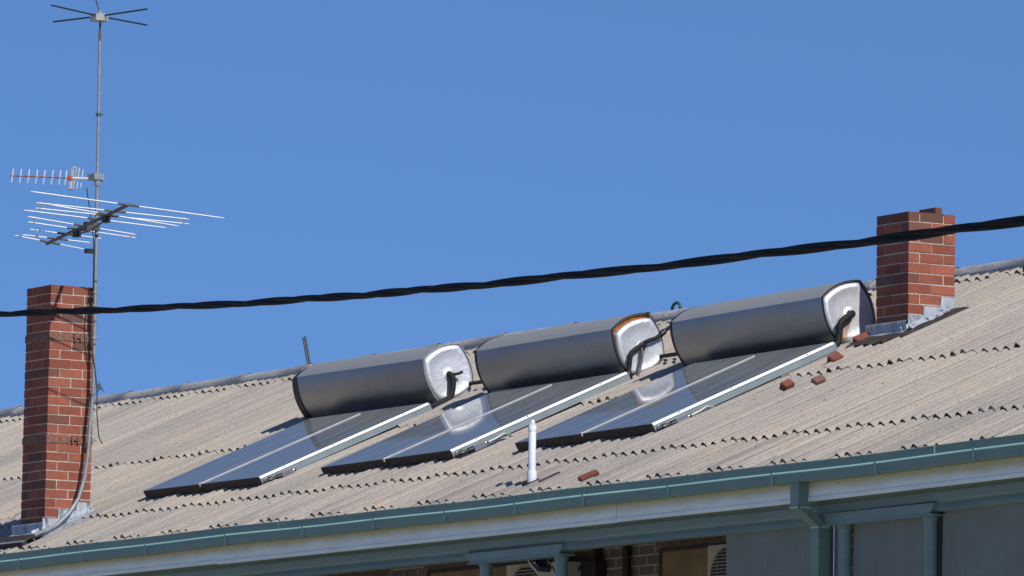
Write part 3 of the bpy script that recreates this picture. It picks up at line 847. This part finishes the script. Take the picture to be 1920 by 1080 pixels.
    mb.box(T(cm-.009, s0-.024, .080), T(cm+.009, s0-.0165, .114))
    obj('joint_strip', mb, MAT['rail'], t, 0, local=True)
    # valve and fittings at the lower right corner
    mb = MB(); B0 = cs0(cx1)
    z0 = .055; sx = cx1+.012
    if True:
        mb.tube([T(cx1-.01,B0+.03,z0),T(sx+.035,B0+.035,z0)], .020, 10); mb.tube([T(sx+.03,B0+.02,z0-.005),T(sx+.05,B0+.12,z0-.01)], .016, 10, 1)
        mb.tube([T(sx+.036,B0+.045,z0-.006),T(sx+.042,B0+.075,z0-.008)], .025, 8, 1)
        mb.tube([T(sx+.05,B0+.12,z0-.01),T(sx+.055,B0+.17,z0-.012)], .024, 10, 1)
        vx = .055
        mb.box(T(sx+.033,B0+.17,z0-.036), T(sx+.078,B0+.29,z0+.012), 0)
        mb.tube([T(sx+.055,B0+.285,z0-.01),T(sx+.057,B0+.305,z0-.01)], .017, 10, 0)
        mb.tube([T(sx+.057,B0+.305,z0-.01),T(sx+.058,B0+.33,z0-.012)], .012, 8, 1)
        if idx > 1:
            mb.tube([T(sx+.058,B0+.33,z0-.012),T(sx+.062,B0+.42,z0-.008),T(sx+.066,B0+.49,z0+.004),T(sx+.07,B0+.54,z0-.015),T(sx+.072,B0+.56,z0-.05)], .013, 8, 2)
    obj('valve', mb, [MAT['valve'], MAT['black'], MAT['galv']], t, 40, local=True)
    return t, tank, T, sc_

def tube_part(name, parent, T, pts, r, mat, n=12, sub=4):
    P = [Vector(T(*p)) for p in pts]; out = []
    for i in range(len(P)-1):
        p0 = P[max(i-1,0)]; p1 = P[i]; p2 = P[i+1]; p3 = P[min(i+2,len(P)-1)]
        for k in range(sub):
            u = k/sub
            out.append(.5*((2*p1)+(p2-p0)*u+(2*p0-5*p1+4*p2-p3)*u*u+(3*p1-p0-3*p2+p3)*u**3))
    out.append(P[-1]); mb = MB(); mb.tube(out, r, n); return obj(name, mb, mat, parent, 50, local=True)

h1, tk1, T1, s1 = heater('leftmost solar water heater, grey tank with round silver cap intact, nearest the tall chimney', -9.33, -6.99, -.115, -.137, .257, -9.0, -6.81, -2.43, -2.45, -.52, (-.150,.234), 1)
h2, tk2, T2, s2 = heater('middle solar water heater whose silver cap has slipped, baring orange foam', -6.05, -3.885, -.155, -.073, .262, -5.83, -3.67, -2.385, -2.35, -.44, (-.066,.236), 2)
RUSTY = True
h3, tk3, T3, s3 = heater('rightmost solar water heater, shaded and rust streaked silver cap beside the short chimney', -2.87, -.712, -.125, -.005, .257, -2.59, -.54, -2.375, -2.31, -.42, (-.012,.236), 3)

tube_part('lagged_pipe', h1, T1, [(-7.02,-.150,.234),(-6.955,-.150,.232),(-6.935,-.152,.20),(-6.93,-.19,.12),(-6.925,-.245,.055),(-6.915,-.33,.040),(-6.90,-.47,.042),(-6.86,-.56,.05)], .030, MAT['lag'])
tube_part('valve_handle', h1, T1, [(-6.95,-.150,.236),(-6.91,-.10,.222),(-6.90,-.05,.224)], .013, MAT['lag'])
tube_part('link_pipe', h1, T1, [(-7.0,.03,.085),(-6.5,.03,.085),(-6.04,.02,.085)], .018, MAT['lag'])
tube_part('lagged_pipe', h2, T2, [(-3.93,-.066,.236),(-3.845,-.068,.238),(-3.83,-.11,.236),(-3.82,-.19,.224),(-3.81,-.225,.212),(-3.81,-.245,.185),(-3.81,-.29,.11),(-3.80,-.335,.05)], .022, MAT['lag'])
tube_part('thin_pipe', h2, T2, [(-3.84,-.080,.232),(-3.825,-.10,.20),(-3.815,-.125,.15),(-3.81,-.18,.08),(-3.80,-.245,.01)], .0145, MAT['boom'])
tube_part('upper_pipe', h2, T2, [(-3.845,-.066,.240),(-3.82,-.04,.252),(-3.81,.0,.254),(-3.81,.079,.250),(-3.805,.146,.266),(-3.80,.214,.283),(-3.77,.27,.295),(-3.65,.30,.295),(-3.3,.28,.28),(-2.95,.12,.265),(-2.885,-.02,.26)], .0175, MAT['lag'])
tube_part('link_pipe', h2, T2, [(-3.9,.09,.075),(-3.4,.09,.075),(-2.86,.06,.075)], .018, MAT['lag'])
mb = MB(); mb.tube([T2(-3.806,.125,.260),T2(-3.802,.175,.273)], .027, 10); obj('pipe_coupling', mb, MAT['black'], h2, 40, local=True)
mb = MB(); mb.tube([T2(-3.845,-.056,.212),T2(-3.835,-.062,.262)], .03, 10); obj('tee_joint', mb, MAT['black'], h2, 40, local=True)
mb = MB()
mb.tube([T2(-3.80,-.315,.07),T2(-3.77,-.345,.02)], .026, 10); mb.tube([T2(-3.82,-.35,.06),T2(-3.74,-.35,.045)], .02, 8); obj('elbow', mb, MAT['black'], h2, 40, local=True)
tube_part('lagged_pipe', h3, T3, [(-.74,-.012,.236),(-.66,-.016,.236),(-.645,-.06,.232),(-.635,-.13,.224),(-.63,-.175,.210),(-.63,-.205,.175),(-.63,-.24,.11),(-.62,-.30,.055),(-.60,-.40,.045),(-.57,-.46,.05)], .029, MAT['lag'])

# faded maker's lettering on the two nearer tanks
def lettering(txt, T, tank, xc, sfun, hc, height, t0, parent):
    cu = bpy.data.curves.new('lettering','FONT'); cu.body = txt; cu.size = height*1.35; cu.align_x = 'CENTER'
    tmp = bpy.data.objects.new('lettering', cu); C.objects.link(tmp)
    bpy.context.view_layer.update()
    me = bpy.data.meshes.new_from_object(tmp.evaluated_get(bpy.context.evaluated_depsgraph_get()))
    bpy.data.objects.remove(tmp)
    vs = []
    for v in me.vertices:
        x = xc + v.co.x*1.0; t = t0 - v.co.y/(2*A_)
        bl = SAG*(1-(2*t-1)**2)
        vs.append(T(x, sfun(x)-A_-bl-.0022, hc+A_-2*A_*t))
    mb = MB(); mb.add(vs, [tuple(p.vertices) for p in me.polygons])
    bpy.data.meshes.remove(me)
    return obj('lettering', mb, MAT['letter'], parent, 0, local=True, fix=False)
lettering('Solahart', T2, tk2, -4.17, s2, .262, .085, .40, tk2)
lettering('Solahart', T3, tk3, -1.03, s3, .257, .085, .40, tk3)

# corner of one more flat panel at the left edge of the view, below the tall chimney
pn = thing('flat_panel', 'dark flat panel lying on the roof below the tall chimney, cut by the left edge', 'panel', S(-9.46,-3.56,0), TH)

# ------------------------------------------------------------------ vent pipe
vp = thing('vent_pipe', 'slim white plastic vent pipe with a slotted cap, standing near the gutter', 'vent pipe', L(-.948,-3.066,-1.36))
vz = -1.36
mb = MB(); mb.lathe([(.031,.0),(.031,.455),(.0305,.456)], L(-.948,-3.066,vz), 24); obj('pipe', mb, MAT['pvc'], vp, 40)
mb = MB(); mb.lathe([(.039,.004),(.040,.008),(.040,.105),(.038,.110),(.0312,.111)], L(-.948,-3.066,vz), 24); obj('base_collar', mb, MAT['pvc'], vp, 40)
mb = MB(); mb.lathe([(.0312,.434),(.0345,.436),(.0345,.474),(.033,.478),(.030,.480),(.0285,.479)], L(-.948,-3.066,vz), 24); 
for k in range(9):
    a = 2*math.pi*k/9; R = Matrix.Rotation(a,3,'Z')
    c0 = L(-.948,-3.066,vz)
    vs = [Vector((.020,-.0055,.476)),Vector((.030,-.0065,.476)),Vector((.030,.0065,.476)),Vector((.020,.0055,.476)),Vector((.012,-.004,.514)),Vector((.019,-.0055,.512)),Vector((.019,.0055,.512)),Vector((.012,.004,.514))]
    mb.add([R@v + c0 for v in vs], [(3,2,1,0),(4,5,6,7),(0,1,5,4),(1,2,6,5),(2,3,7,6),(3,0,4,7)])
mb.lathe([(.0185,.508),(.0190,.514),(.016,.524),(.009,.530),(.002,.532)], L(-.948,-3.066,vz), 20); obj('slotted_cap', mb, MAT['pvc'], vp, 40)
mb = MB(); mb.box((-.13,-.055,-.004),(.05,.055,.010), R=Matrix.Rotation(TH,3,'X'), c0=S(-.948,-3.35,.006)); obj('base_flashing', mb, MAT['slate'], vp, 0)
mb = MB(); mb.box((.12,-.05,-.0),(.15,.16,.012), R=Matrix.Rotation(TH,3,'X'), c0=S(-.93,-3.32,.003)); obj('flashing_strip', mb, MAT['slate'], vp, 0)

# ------------------------------------------------------------------ loose bricks
def loose(label, x, s, h, size, rots, tone=(.26,.085,.052), pale=False):
    o = None; a, b_, c_ = size; mb = MB()
    mb.box((-a/2,-b_/2,-c_/2),(a/2,b_/2,c_/2), 0, tone)
    import bmesh
    bmx = bmesh.new(); me = bpy.data.meshes.new('loose_brick'); me.from_pydata(mb.v, [], mb.f)
    bmx.from_mesh(me)
    bmesh.ops.bevel(bmx, geom=list(bmx.edges), offset=.006, segments=2, affect='EDGES')
    for v in bmx.verts: v.co += Vector((random.uniform(-1,1),random.uniform(-1,1),random.uniform(-1,1)))*.0012
    bmesh.ops.recalc_face_normals(bmx, faces=bmx.faces); bmx.to_mesh(me); bmx.free()
    me.materials.append(MAT['brick'])
    at = me.color_attributes.new('tone','FLOAT_COLOR','CORNER')
    buf = []
    for p in me.polygons:
        k = random.uniform(.92,1.08); buf += [tone[0]*k,tone[1]*k,tone[2]*k,1]*p.loop_total
    at.data.foreach_set('color', buf)
    o = bpy.data.objects.new('loose_brick', me); C.objects.link(o)
    M3 = Matrix.Rotation(TH,3,'X') @ Matrix.Rotation(rots[2],3,'Z') @ Matrix.Rotation(rots[1],3,'Y') @ Matrix.Rotation(rots[0],3,'X')
    o.rotation_euler = M3.to_euler(); o.location = S(x,s,h)
    return tag(o, label, 'brick', 'loose bricks on the roof')
D = math.radians
loose('half brick on the corrugations, left of the paler half brick', .02, -1.32, .018, (.075,.105,.078), (0,D(40),D(4)), (.21,.07,.045))
loose('half brick smeared with pale mortar, lowest on the slope right of the heaters', .45, -1.30, .016, (.072,.105,.072), (0,D(42),D(-3)), (.22,.12,.09))
loose('half brick just below and right of the third heater pipe, on the sheet lap', -.17, -.66, .022, (.08,.115,.082), (0,D(38),D(2)), (.22,.075,.048))
loose('whole red brick lying at the foot of the rightmost tank cap', -.50, -.08, .030, (.080,.22,.058), (0,D(34),D(0)), (.22,.07,.046))
loose('red brick lying low near the gutter, right of the white vent pipe', .02, -3.41, .010, (.060,.175,.055), (0,D(32),D(-8)), (.17,.055,.036))
loose('red brick just under the ridge at the right edge of the view', -.24, 1.60, .035, (.09,.18,.07), (0,D(30),D(0)), (.20,.07,.045))
b7 = loose('dark brick set loose on top of the short chimney', 0, 0, 0, (.23,.075,.074), (0,0,0), (.15,.06,.042))
b7.rotation_euler = (0,0,D(2)); b7.location = L(-.265,.405,1.0175+.037)

# ------------------------------------------------------------------ mast and antennas
mast = thing('antenna_mast', 'tall grey galvanised antenna mast clamped to the tall chimney', 'antenna mast', L(-9.595,-2.49,-1.2))
MX, MY = -9.595, -2.49
mb = MB()
pp = [L(MX,MY,3.41),L(MX,MY,2.6),L(MX,MY,1.0),L(MX,MY,.3),L(MX,MY-.002,.06),L(MX,-2.517,-.22),L(MX,-2.535,-.517),L(MX,-2.565,-.741),L(MX,-2.626,-.941),L(MX+.01,-2.729,-1.085),L(MX+.03,-2.86,-1.195),L(MX+.06,-3.00,-1.262),L(MX+.11,-3.14,-1.318)]
mb.tube(pp[:5]+pp[5:], .0175, 14, taper=[.72,.8,1,1,1,1,1,1.05,1.1,1.15,1.2,1.25,1.3]); obj('pole', mb, MAT['galv'], mast, 50)
mb = MB(); mb.tube([L(MX,MY,3.33),L(MX,MY,3.415)], .0140, 12); obj('rusty_tip', mb, MAT['rust'], mast, 50)
for z in (2.64,): 
    mb = MB(); mb.tube([L(MX,MY,z-.015),L(MX,MY,z+.015)], .021, 12); mb.tube([L(MX-.02,MY-.02,z),L(MX+.03,MY+.03,z)], .006, 6); obj('clamp', mb, MAT['boom'], mast, 40)
for z in (.86,.555,-.395,.70+.28):
    mb = MB(); mb.tube([L(MX,MY,z-.012),L(MX,MY,z+.012)], .023, 12); mb.box((MX-.075,MY-.012,z-.010+Z0),(MX+.0,MY+.012,z+.010+Z0)); mb.tube([L(MX+.01,MY-.03,z),L(MX+.012,MY+.035,z)], .007, 6); obj('clamp', mb, MAT['galv'], mast, 40)
mb = MB(); mb.tube([L(MX-.02,MY-.10,1.95),L(MX-.01,MY-.06,1.7),L(MX+.01,MY-.03,1.45),L(MX+.01,MY-.028,1.2),L(MX+.012,MY-.028,.9),L(MX-.02,MY-.06,.80),L(MX-.02,MY-.06,.62),L(MX+.015,MY-.02,.40),L(MX+.02,MY+.012,.2),L(MX+.02,MY+.028,0.05),L(MX+.02,MY+.03,-.15),L(MX+.01,MY+.06,-.36),L(MX,MY+.10,-.42)], .0055, 6); obj('aerial_lead', mb, MAT['black'], mast, 60)
mb = MB()
for k in range(4): mb.tube([L(MX+.02,MY+.01,.13),L(MX+.03+.01*k,MY+.045+.012*k,.15-.03*k),L(MX+.03,MY+.03+.02*(k%2),.05+.02*k)], .005, 5)
obj('wire_tie', mb, MAT['boom'], mast)

# large aerial: long boom with ten cross rods
va = thing('rooftop_antenna', 'large multi-rod antenna with long white cross rods, lowest on the mast', 'antenna', L(-9.6,-2.62,1.592), group='antennas on the mast')
mb = MB(); mb.tube([L(-11.127,-2.194,1.592),L(-7.88,-3.088,1.592)], .017, 8); boom = obj('boom', mb, MAT['boom'], va, 30)
rods = [([-7.887,-3.086,1.592],[-8.126,-3.954,1.673],[-7.649,-2.223,1.511]),
 ([-8.392,-2.947,1.592],[-8.587,-3.655,1.637],[-8.208,-2.277,1.549]),
 ([-8.732,-2.853,1.592],[-8.909,-3.495,1.63],[-8.525,-2.101,1.547]),
 ([-8.656,-2.874,1.592],[-8.832,-3.514,1.67],[-8.48,-2.236,1.514]),
 ([-9.053,-2.765,1.592],[-9.238,-3.437,1.646],[-8.882,-2.143,1.542]),
 ([-9.608,-2.612,1.592],[-9.75,-3.128,1.656],[-9.477,-2.136,1.533]),
 ([-9.879,-2.538,1.592],[-10.004,-2.993,1.64],[-9.73,-1.997,1.535]),
 ([-10.291,-2.424,1.592],[-10.386,-2.769,1.621],[-10.204,-2.108,1.565]),
 ([-10.695,-2.313,1.592],[-10.784,-2.638,1.616],[-10.61,-2.003,1.569]),
 ([-10.999,-2.23,1.592],[-11.089,-2.557,1.644],[-10.912,-1.914,1.541])]
for i, (c, a, b_) in enumerate(rods):
    a, b_, c = L(*a), L(*b_), L(*c)
    mb = MB(); mb.tube([a, a.lerp(b_,.03), a.lerp(b_,.97), b_], .0056, 8, taper=[.55,1,1,.55]); rod = obj('cross_rod', mb, MAT['whitealu'], va, 50)
    m0 = (a+b_)/2; d = (b_-a).normalized()
    # insulator sleeve where the rod is clamped to the boom
    cc = a + d*((c-a).dot(d))
    mb = MB(); mb.tube([cc-d*.10, cc+d*.10], .0105, 8); obj('insulator', mb, MAT['boom'], rod, 50)
for (i, j, t) in ((1,2,.03),(1,2,.965),(5,6,.06),(5,6,.95)):
    pa = L(*rods[i][1]).lerp(L(*rods[i][2]),t); pb = L(*rods[j][1]).lerp(L(*rods[j][2]), t)
    mb = MB(); mb.tube([pa,pb], .008, 8); obj('end_link', mb, MAT['whitealu'], va, 50)
mb = MB()
mb.tube([L(-9.88,-2.545,1.545),L(-9.4,-2.67,1.52),L(-8.9,-2.82,1.535),L(-8.65,-2.88,1.55)], .007, 6)
for c in ((-8.70,-2.87,1.555),(-9.86,-2.55,1.55)): mb.box(L(c[0]-.045,c[1]-.025,c[2]-.035),L(c[0]+.035,c[1]+.025,c[2]+.022))
mb.box(L(-9.62,-2.60,1.34),L(-9.565,-2.52,1.38)); mb.lathe([(.001,0),(.016,.006),(.016,.026),(.001,.032)], L(-9.2,-2.70,1.44), 10); mb.tube([L(-9.2,-2.70,1.46),L(-9.25,-2.7,1.52)], .003, 5)
obj('feed_line', mb, MAT['black'], va, 40)
mb = MB(); mb.box(L(-9.63,-2.61,1.555),L(-9.56,-2.47,1.63)); obj('boom_clamp', mb, MAT['boom'], va, 30)

# small yagi
ua = thing('rooftop_antenna', 'small antenna of short upright rods with a red joint, halfway up the mast', 'antenna', L(-9.68,-2.5,2.05), group='antennas on the mast')
p0, p1 = L(-9.968,-3.198,2.053), L(-9.70,-2.47,2.049)
mb = MB(); mb.tube([p0, p0.lerp(p1,.80)], .0065, 6); obj('boom', mb, MAT['boom'], ua, 30)
mb = MB(); mb.tube([p0.lerp(p1,.72), L(-9.625,-2.44,2.045)], .012, 6); obj('boom_sleeve', mb, MAT['whitealu'], ua, 30)
bd = (p1-p0).normalized(); up = (Vector((0,0,1)) + bd*.12).normalized()
span = 165.0
for px, hh in ((25,.066),(41,.066),(57,.066),(73,.066),(88,.067),(104,.068),(119,.069),(131,.069)):
    c = p0.lerp(p1,(px-22)/span)
    mb = MB(); mb.tube([c-up*hh, c-up*hh*.9, c+up*hh*.9, c+up*hh], .0055, 8, taper=[.7,1,1,.7]); e = obj('upright_rod', mb, MAT['whitealu'], ua, 50)
    mb = MB(); mb.tube([c-bd*.004, c+bd*.022], .0085, 8); obj('rod_clip', mb, MAT['redcap'], e, 40)
for px, hh in ((144,.105),(155.5,.10),(163,.085)):
    c = p0.lerp(p1,(px-22)/span); mb = MB(); mb.tube([c-up*hh, c+up*hh], .0045, 8); obj('upright_rod', mb, MAT['whitealu'], ua, 50)
c = p0.lerp(p1,(140-22)/span); mb = MB(); mb.lathe([(.012,-.022),(.024,-.016),(.024,.016),(.012,.022)], c, 12); obj('red_joint', mb, MAT['redcap'], ua, 40)
mb = MB(); c2 = p0.lerp(p1,(148-22)/span); c1 = p0.lerp(p1,(140.5-22)/span)
mb.tube([c1-up*.10,c1+up*.085,c1+up*.10+bd*.008,c2+up*.10,c2+up*.085+bd*.006,c2-up*.10,c1-up*.10], .011, 8); obj('folded_dipole', mb, MAT['greyplas'], ua, 40)
mb = MB(); mb.box(L(-9.70,-2.54,2.03),L(-9.56,-2.44,2.085)); mb.tube([L(-9.63,-2.53,2.04),L(-9.60,-2.42,2.03)], .012, 8); mb.tube([L(MX,MY,1.975),L(MX,MY,2.03)], .026, 10); obj('bracket', mb, MAT['galv'], ua, 30)

# crossed whips at the top
ta = thing('rooftop_antenna', 'crossed black whip rods on a grey box at the top of the mast', 'antenna', L(MX,MY,3.5), group='antennas on the mast')
mb = MB(); mb.tube([L(MX,MY,3.40),L(MX,MY,3.51)], .010, 10); obj('stub', mb, MAT['boom'], ta, 50)
mb = MB()
octo = [L(MX+.085*math.cos(a)+0, MY-.01+.085*math.sin(a), 3.515) for a in np.linspace(.2,2*math.pi+.2,7)[:-1]]
mb.prism(octo, (0,0,.065)); mb.lathe([(.018,.065),(.018,.095),(.010,.10)], L(MX,MY-.01,3.515), 10); obj('junction_box', mb, MAT['greyplas'], ta, 20)
for e in ((-9.246,-3.187),(-10.184,-2.67),(-8.929,-2.359),(-9.846,-1.861)):
    d = Vector((e[0]-MX, e[1]-MY+.01, 0)).normalized()
    mb = MB(); mb.tube([L(MX,MY-.01,3.562)+d*.07, L(e[0],e[1],3.5625)], .008, 8); obj('whip_rod', mb, MAT['blackrod'], ta, 50)
mb = MB(); mb.tube([L(MX,MY-.01,3.60),L(MX-.03,MY-.045,3.75),L(MX-.05,MY-.08,4.05)], .006, 6); obj('upright_whip', mb, MAT['blackrod'], ta, 50)

# ------------------------------------------------------------------ bits along the ridge
st = MB(); st.tube([L(-12.79,1.66,.70),L(-12.935,1.66,1.085)], .011, 8); st.tube([L(-12.765,1.67,.70),L(-12.912,1.67,1.095)], .009, 8)
tag(obj('metal_rod', st, MAT['blackrod']), 'pair of thin dark rods leaning up from the ridge behind the leftmost tank', 'rod')
ho = MB(); ho.tube([L(-6.235,1.70,.76),L(-6.235,1.70,.835),L(-6.21,1.70,.862),L(-6.165,1.70,.876),L(-6.12,1.70,.862),L(-6.10,1.70,.83),L(-6.10,1.70,.76)], .015, 10)
tag(obj('hose_loop', ho, MAT['hose']), 'small green loop of hose poking over the ridge between two tanks', 'hose')

# panel corner on the left
mb = MB(); mb.box((-2.2,0,.002),(0,.055,.052)); mb.box((-2.2,.0552,.046),(-.0,.26,.050))
pb = obj('panel_frame', mb, MAT['rusty'], pn, 0, local=True)
mb = MB(); mb.box((-2.2,.0,.0523),(.0,.05,.056)); obj('panel_edge', mb, MAT['alu'], pn, 0, local=True)

# ------------------------------------------------------------------ overhead cable (three strands twisted)
cp = [(-9.575,-15.877,7.291),(2.902,-14.915,6.458),(9.196,-15.087,6.002),(13.509,-15.505,5.67),(15.885,-16.115,5.457),(17.997,-16.658,5.271),(19.888,-17.144,5.114),(21.288,-17.504,5.004),(22.433,-17.799,4.916),(23.938,-18.187,4.807),(25.439,-18.574,4.706),(26.872,-18.944,4.619),(27.803,-19.184,4.563),(28.672,-19.408,4.509),(29.992,-19.533,4.467),(32.976,-20.055,4.342),(36.934,-21.368,4.099)]
# smooth quadratic fit in x keeps the natural sag
cpa = np.array(cp)[2:16]; py = np.polyfit(cpa[:,0], cpa[:,1], 3); pz = np.polyfit(cpa[:,0], cpa[:,2], 3)
cb = thing('overhead_cable', 'thick black twisted power cable crossing in front of the roof and both chimneys', 'cable', (20,-17,5))
for k in range(3):
    pts = []
    for x in np.arange(5.0, 34.0, .03):
        c = Vector((x, np.polyval(py,x), np.polyval(pz,x)))
        a = 2*math.pi*x/2.15 + (0,math.pi,math.pi*.5)[k] + .5*math.sin(x*.9)
        r = (.0088,.0088,.0105)[k]
        pts.append(c + Vector((0,math.cos(a)*r,math.sin(a)*r)))
    mb = MB(); mb.tube(pts, (.0108,.0108,.0085)[k], 10); obj('strand', mb, MAT['cable'], cb, 60)

# ------------------------------------------------------------------ light, sky, camera
EL, AZ = math.radians(39), math.radians(0.8)
sd = Vector((math.cos(EL)*math.cos(AZ), math.cos(EL)*math.sin(AZ), math.sin(EL)))
sun = bpy.data.lights.new('sun','SUN'); sun.energy = 4.2; sun.angle = math.radians(.53); sun.color = (1,.955,.89)
so = bpy.data.objects.new('sun', sun); C.objects.link(so); so.rotation_euler = sd.to_track_quat('Z','Y').to_euler(); so.location = (60,0,60)

w = bpy.data.worlds.new('World'); sc.world = w; w.use_nodes = True; nt = w.node_tree; nt.nodes.clear()
out = nt.nodes.new('ShaderNodeOutputWorld'); bg = nt.nodes.new('ShaderNodeBackground'); sky = nt.nodes.new('ShaderNodeTexSky')
sky.sky_type = 'NISHITA'; sky.sun_disc = False; sky.sun_elevation = EL; sky.sun_rotation = math.pi/2 - AZ
sky.altitude = 100; sky.air_density = .85; sky.dust_density = 0; sky.ozone_density = 10.0
tc = N(nt,'ShaderNodeTexCoord'); add = N(nt,'ShaderNodeVectorMath', operation='ADD'); add.inputs[1].default_value = (0,0,.17)
nrm = N(nt,'ShaderNodeVectorMath', operation='NORMALIZE')
nt.links.new(tc.outputs['Generated'], add.inputs[0]); nt.links.new(add.outputs[0], nrm.inputs[0]); nt.links.new(nrm.outputs[0], sky.inputs[0])
nt.links.new(sky.outputs[0], bg.inputs[0]); bg.inputs[1].default_value = .126
nt.links.new(bg.outputs[0], out.inputs[0])

cam = bpy.data.cameras.new('camera'); cam.sensor_width = 36; cam.lens = 253.125; cam.clip_start = .5; cam.clip_end = 6000
co = bpy.data.objects.new('camera', cam); C.objects.link(co)
Rv = Vector((0.5248613146377568, 0.8511009867261636, 0.012153632809836855)); Uv = Vector((0.08394680030584066, -0.06596701830278309, 0.9942843090457838)); Fv = Vector((-0.8470380954332201, 0.5208411109829858, 0.1060707405219369))
m = Matrix((Rv,Uv,-Fv)).transposed().to_4x4(); m.translation = Vector((48.89514,-33.92679,1.6)); co.matrix_world = m
sc.camera = co
sc.view_settings.view_transform = 'Standard'; sc.view_settings.look = 'None'; sc.view_settings.exposure = 0; sc.view_settings.gamma = 1
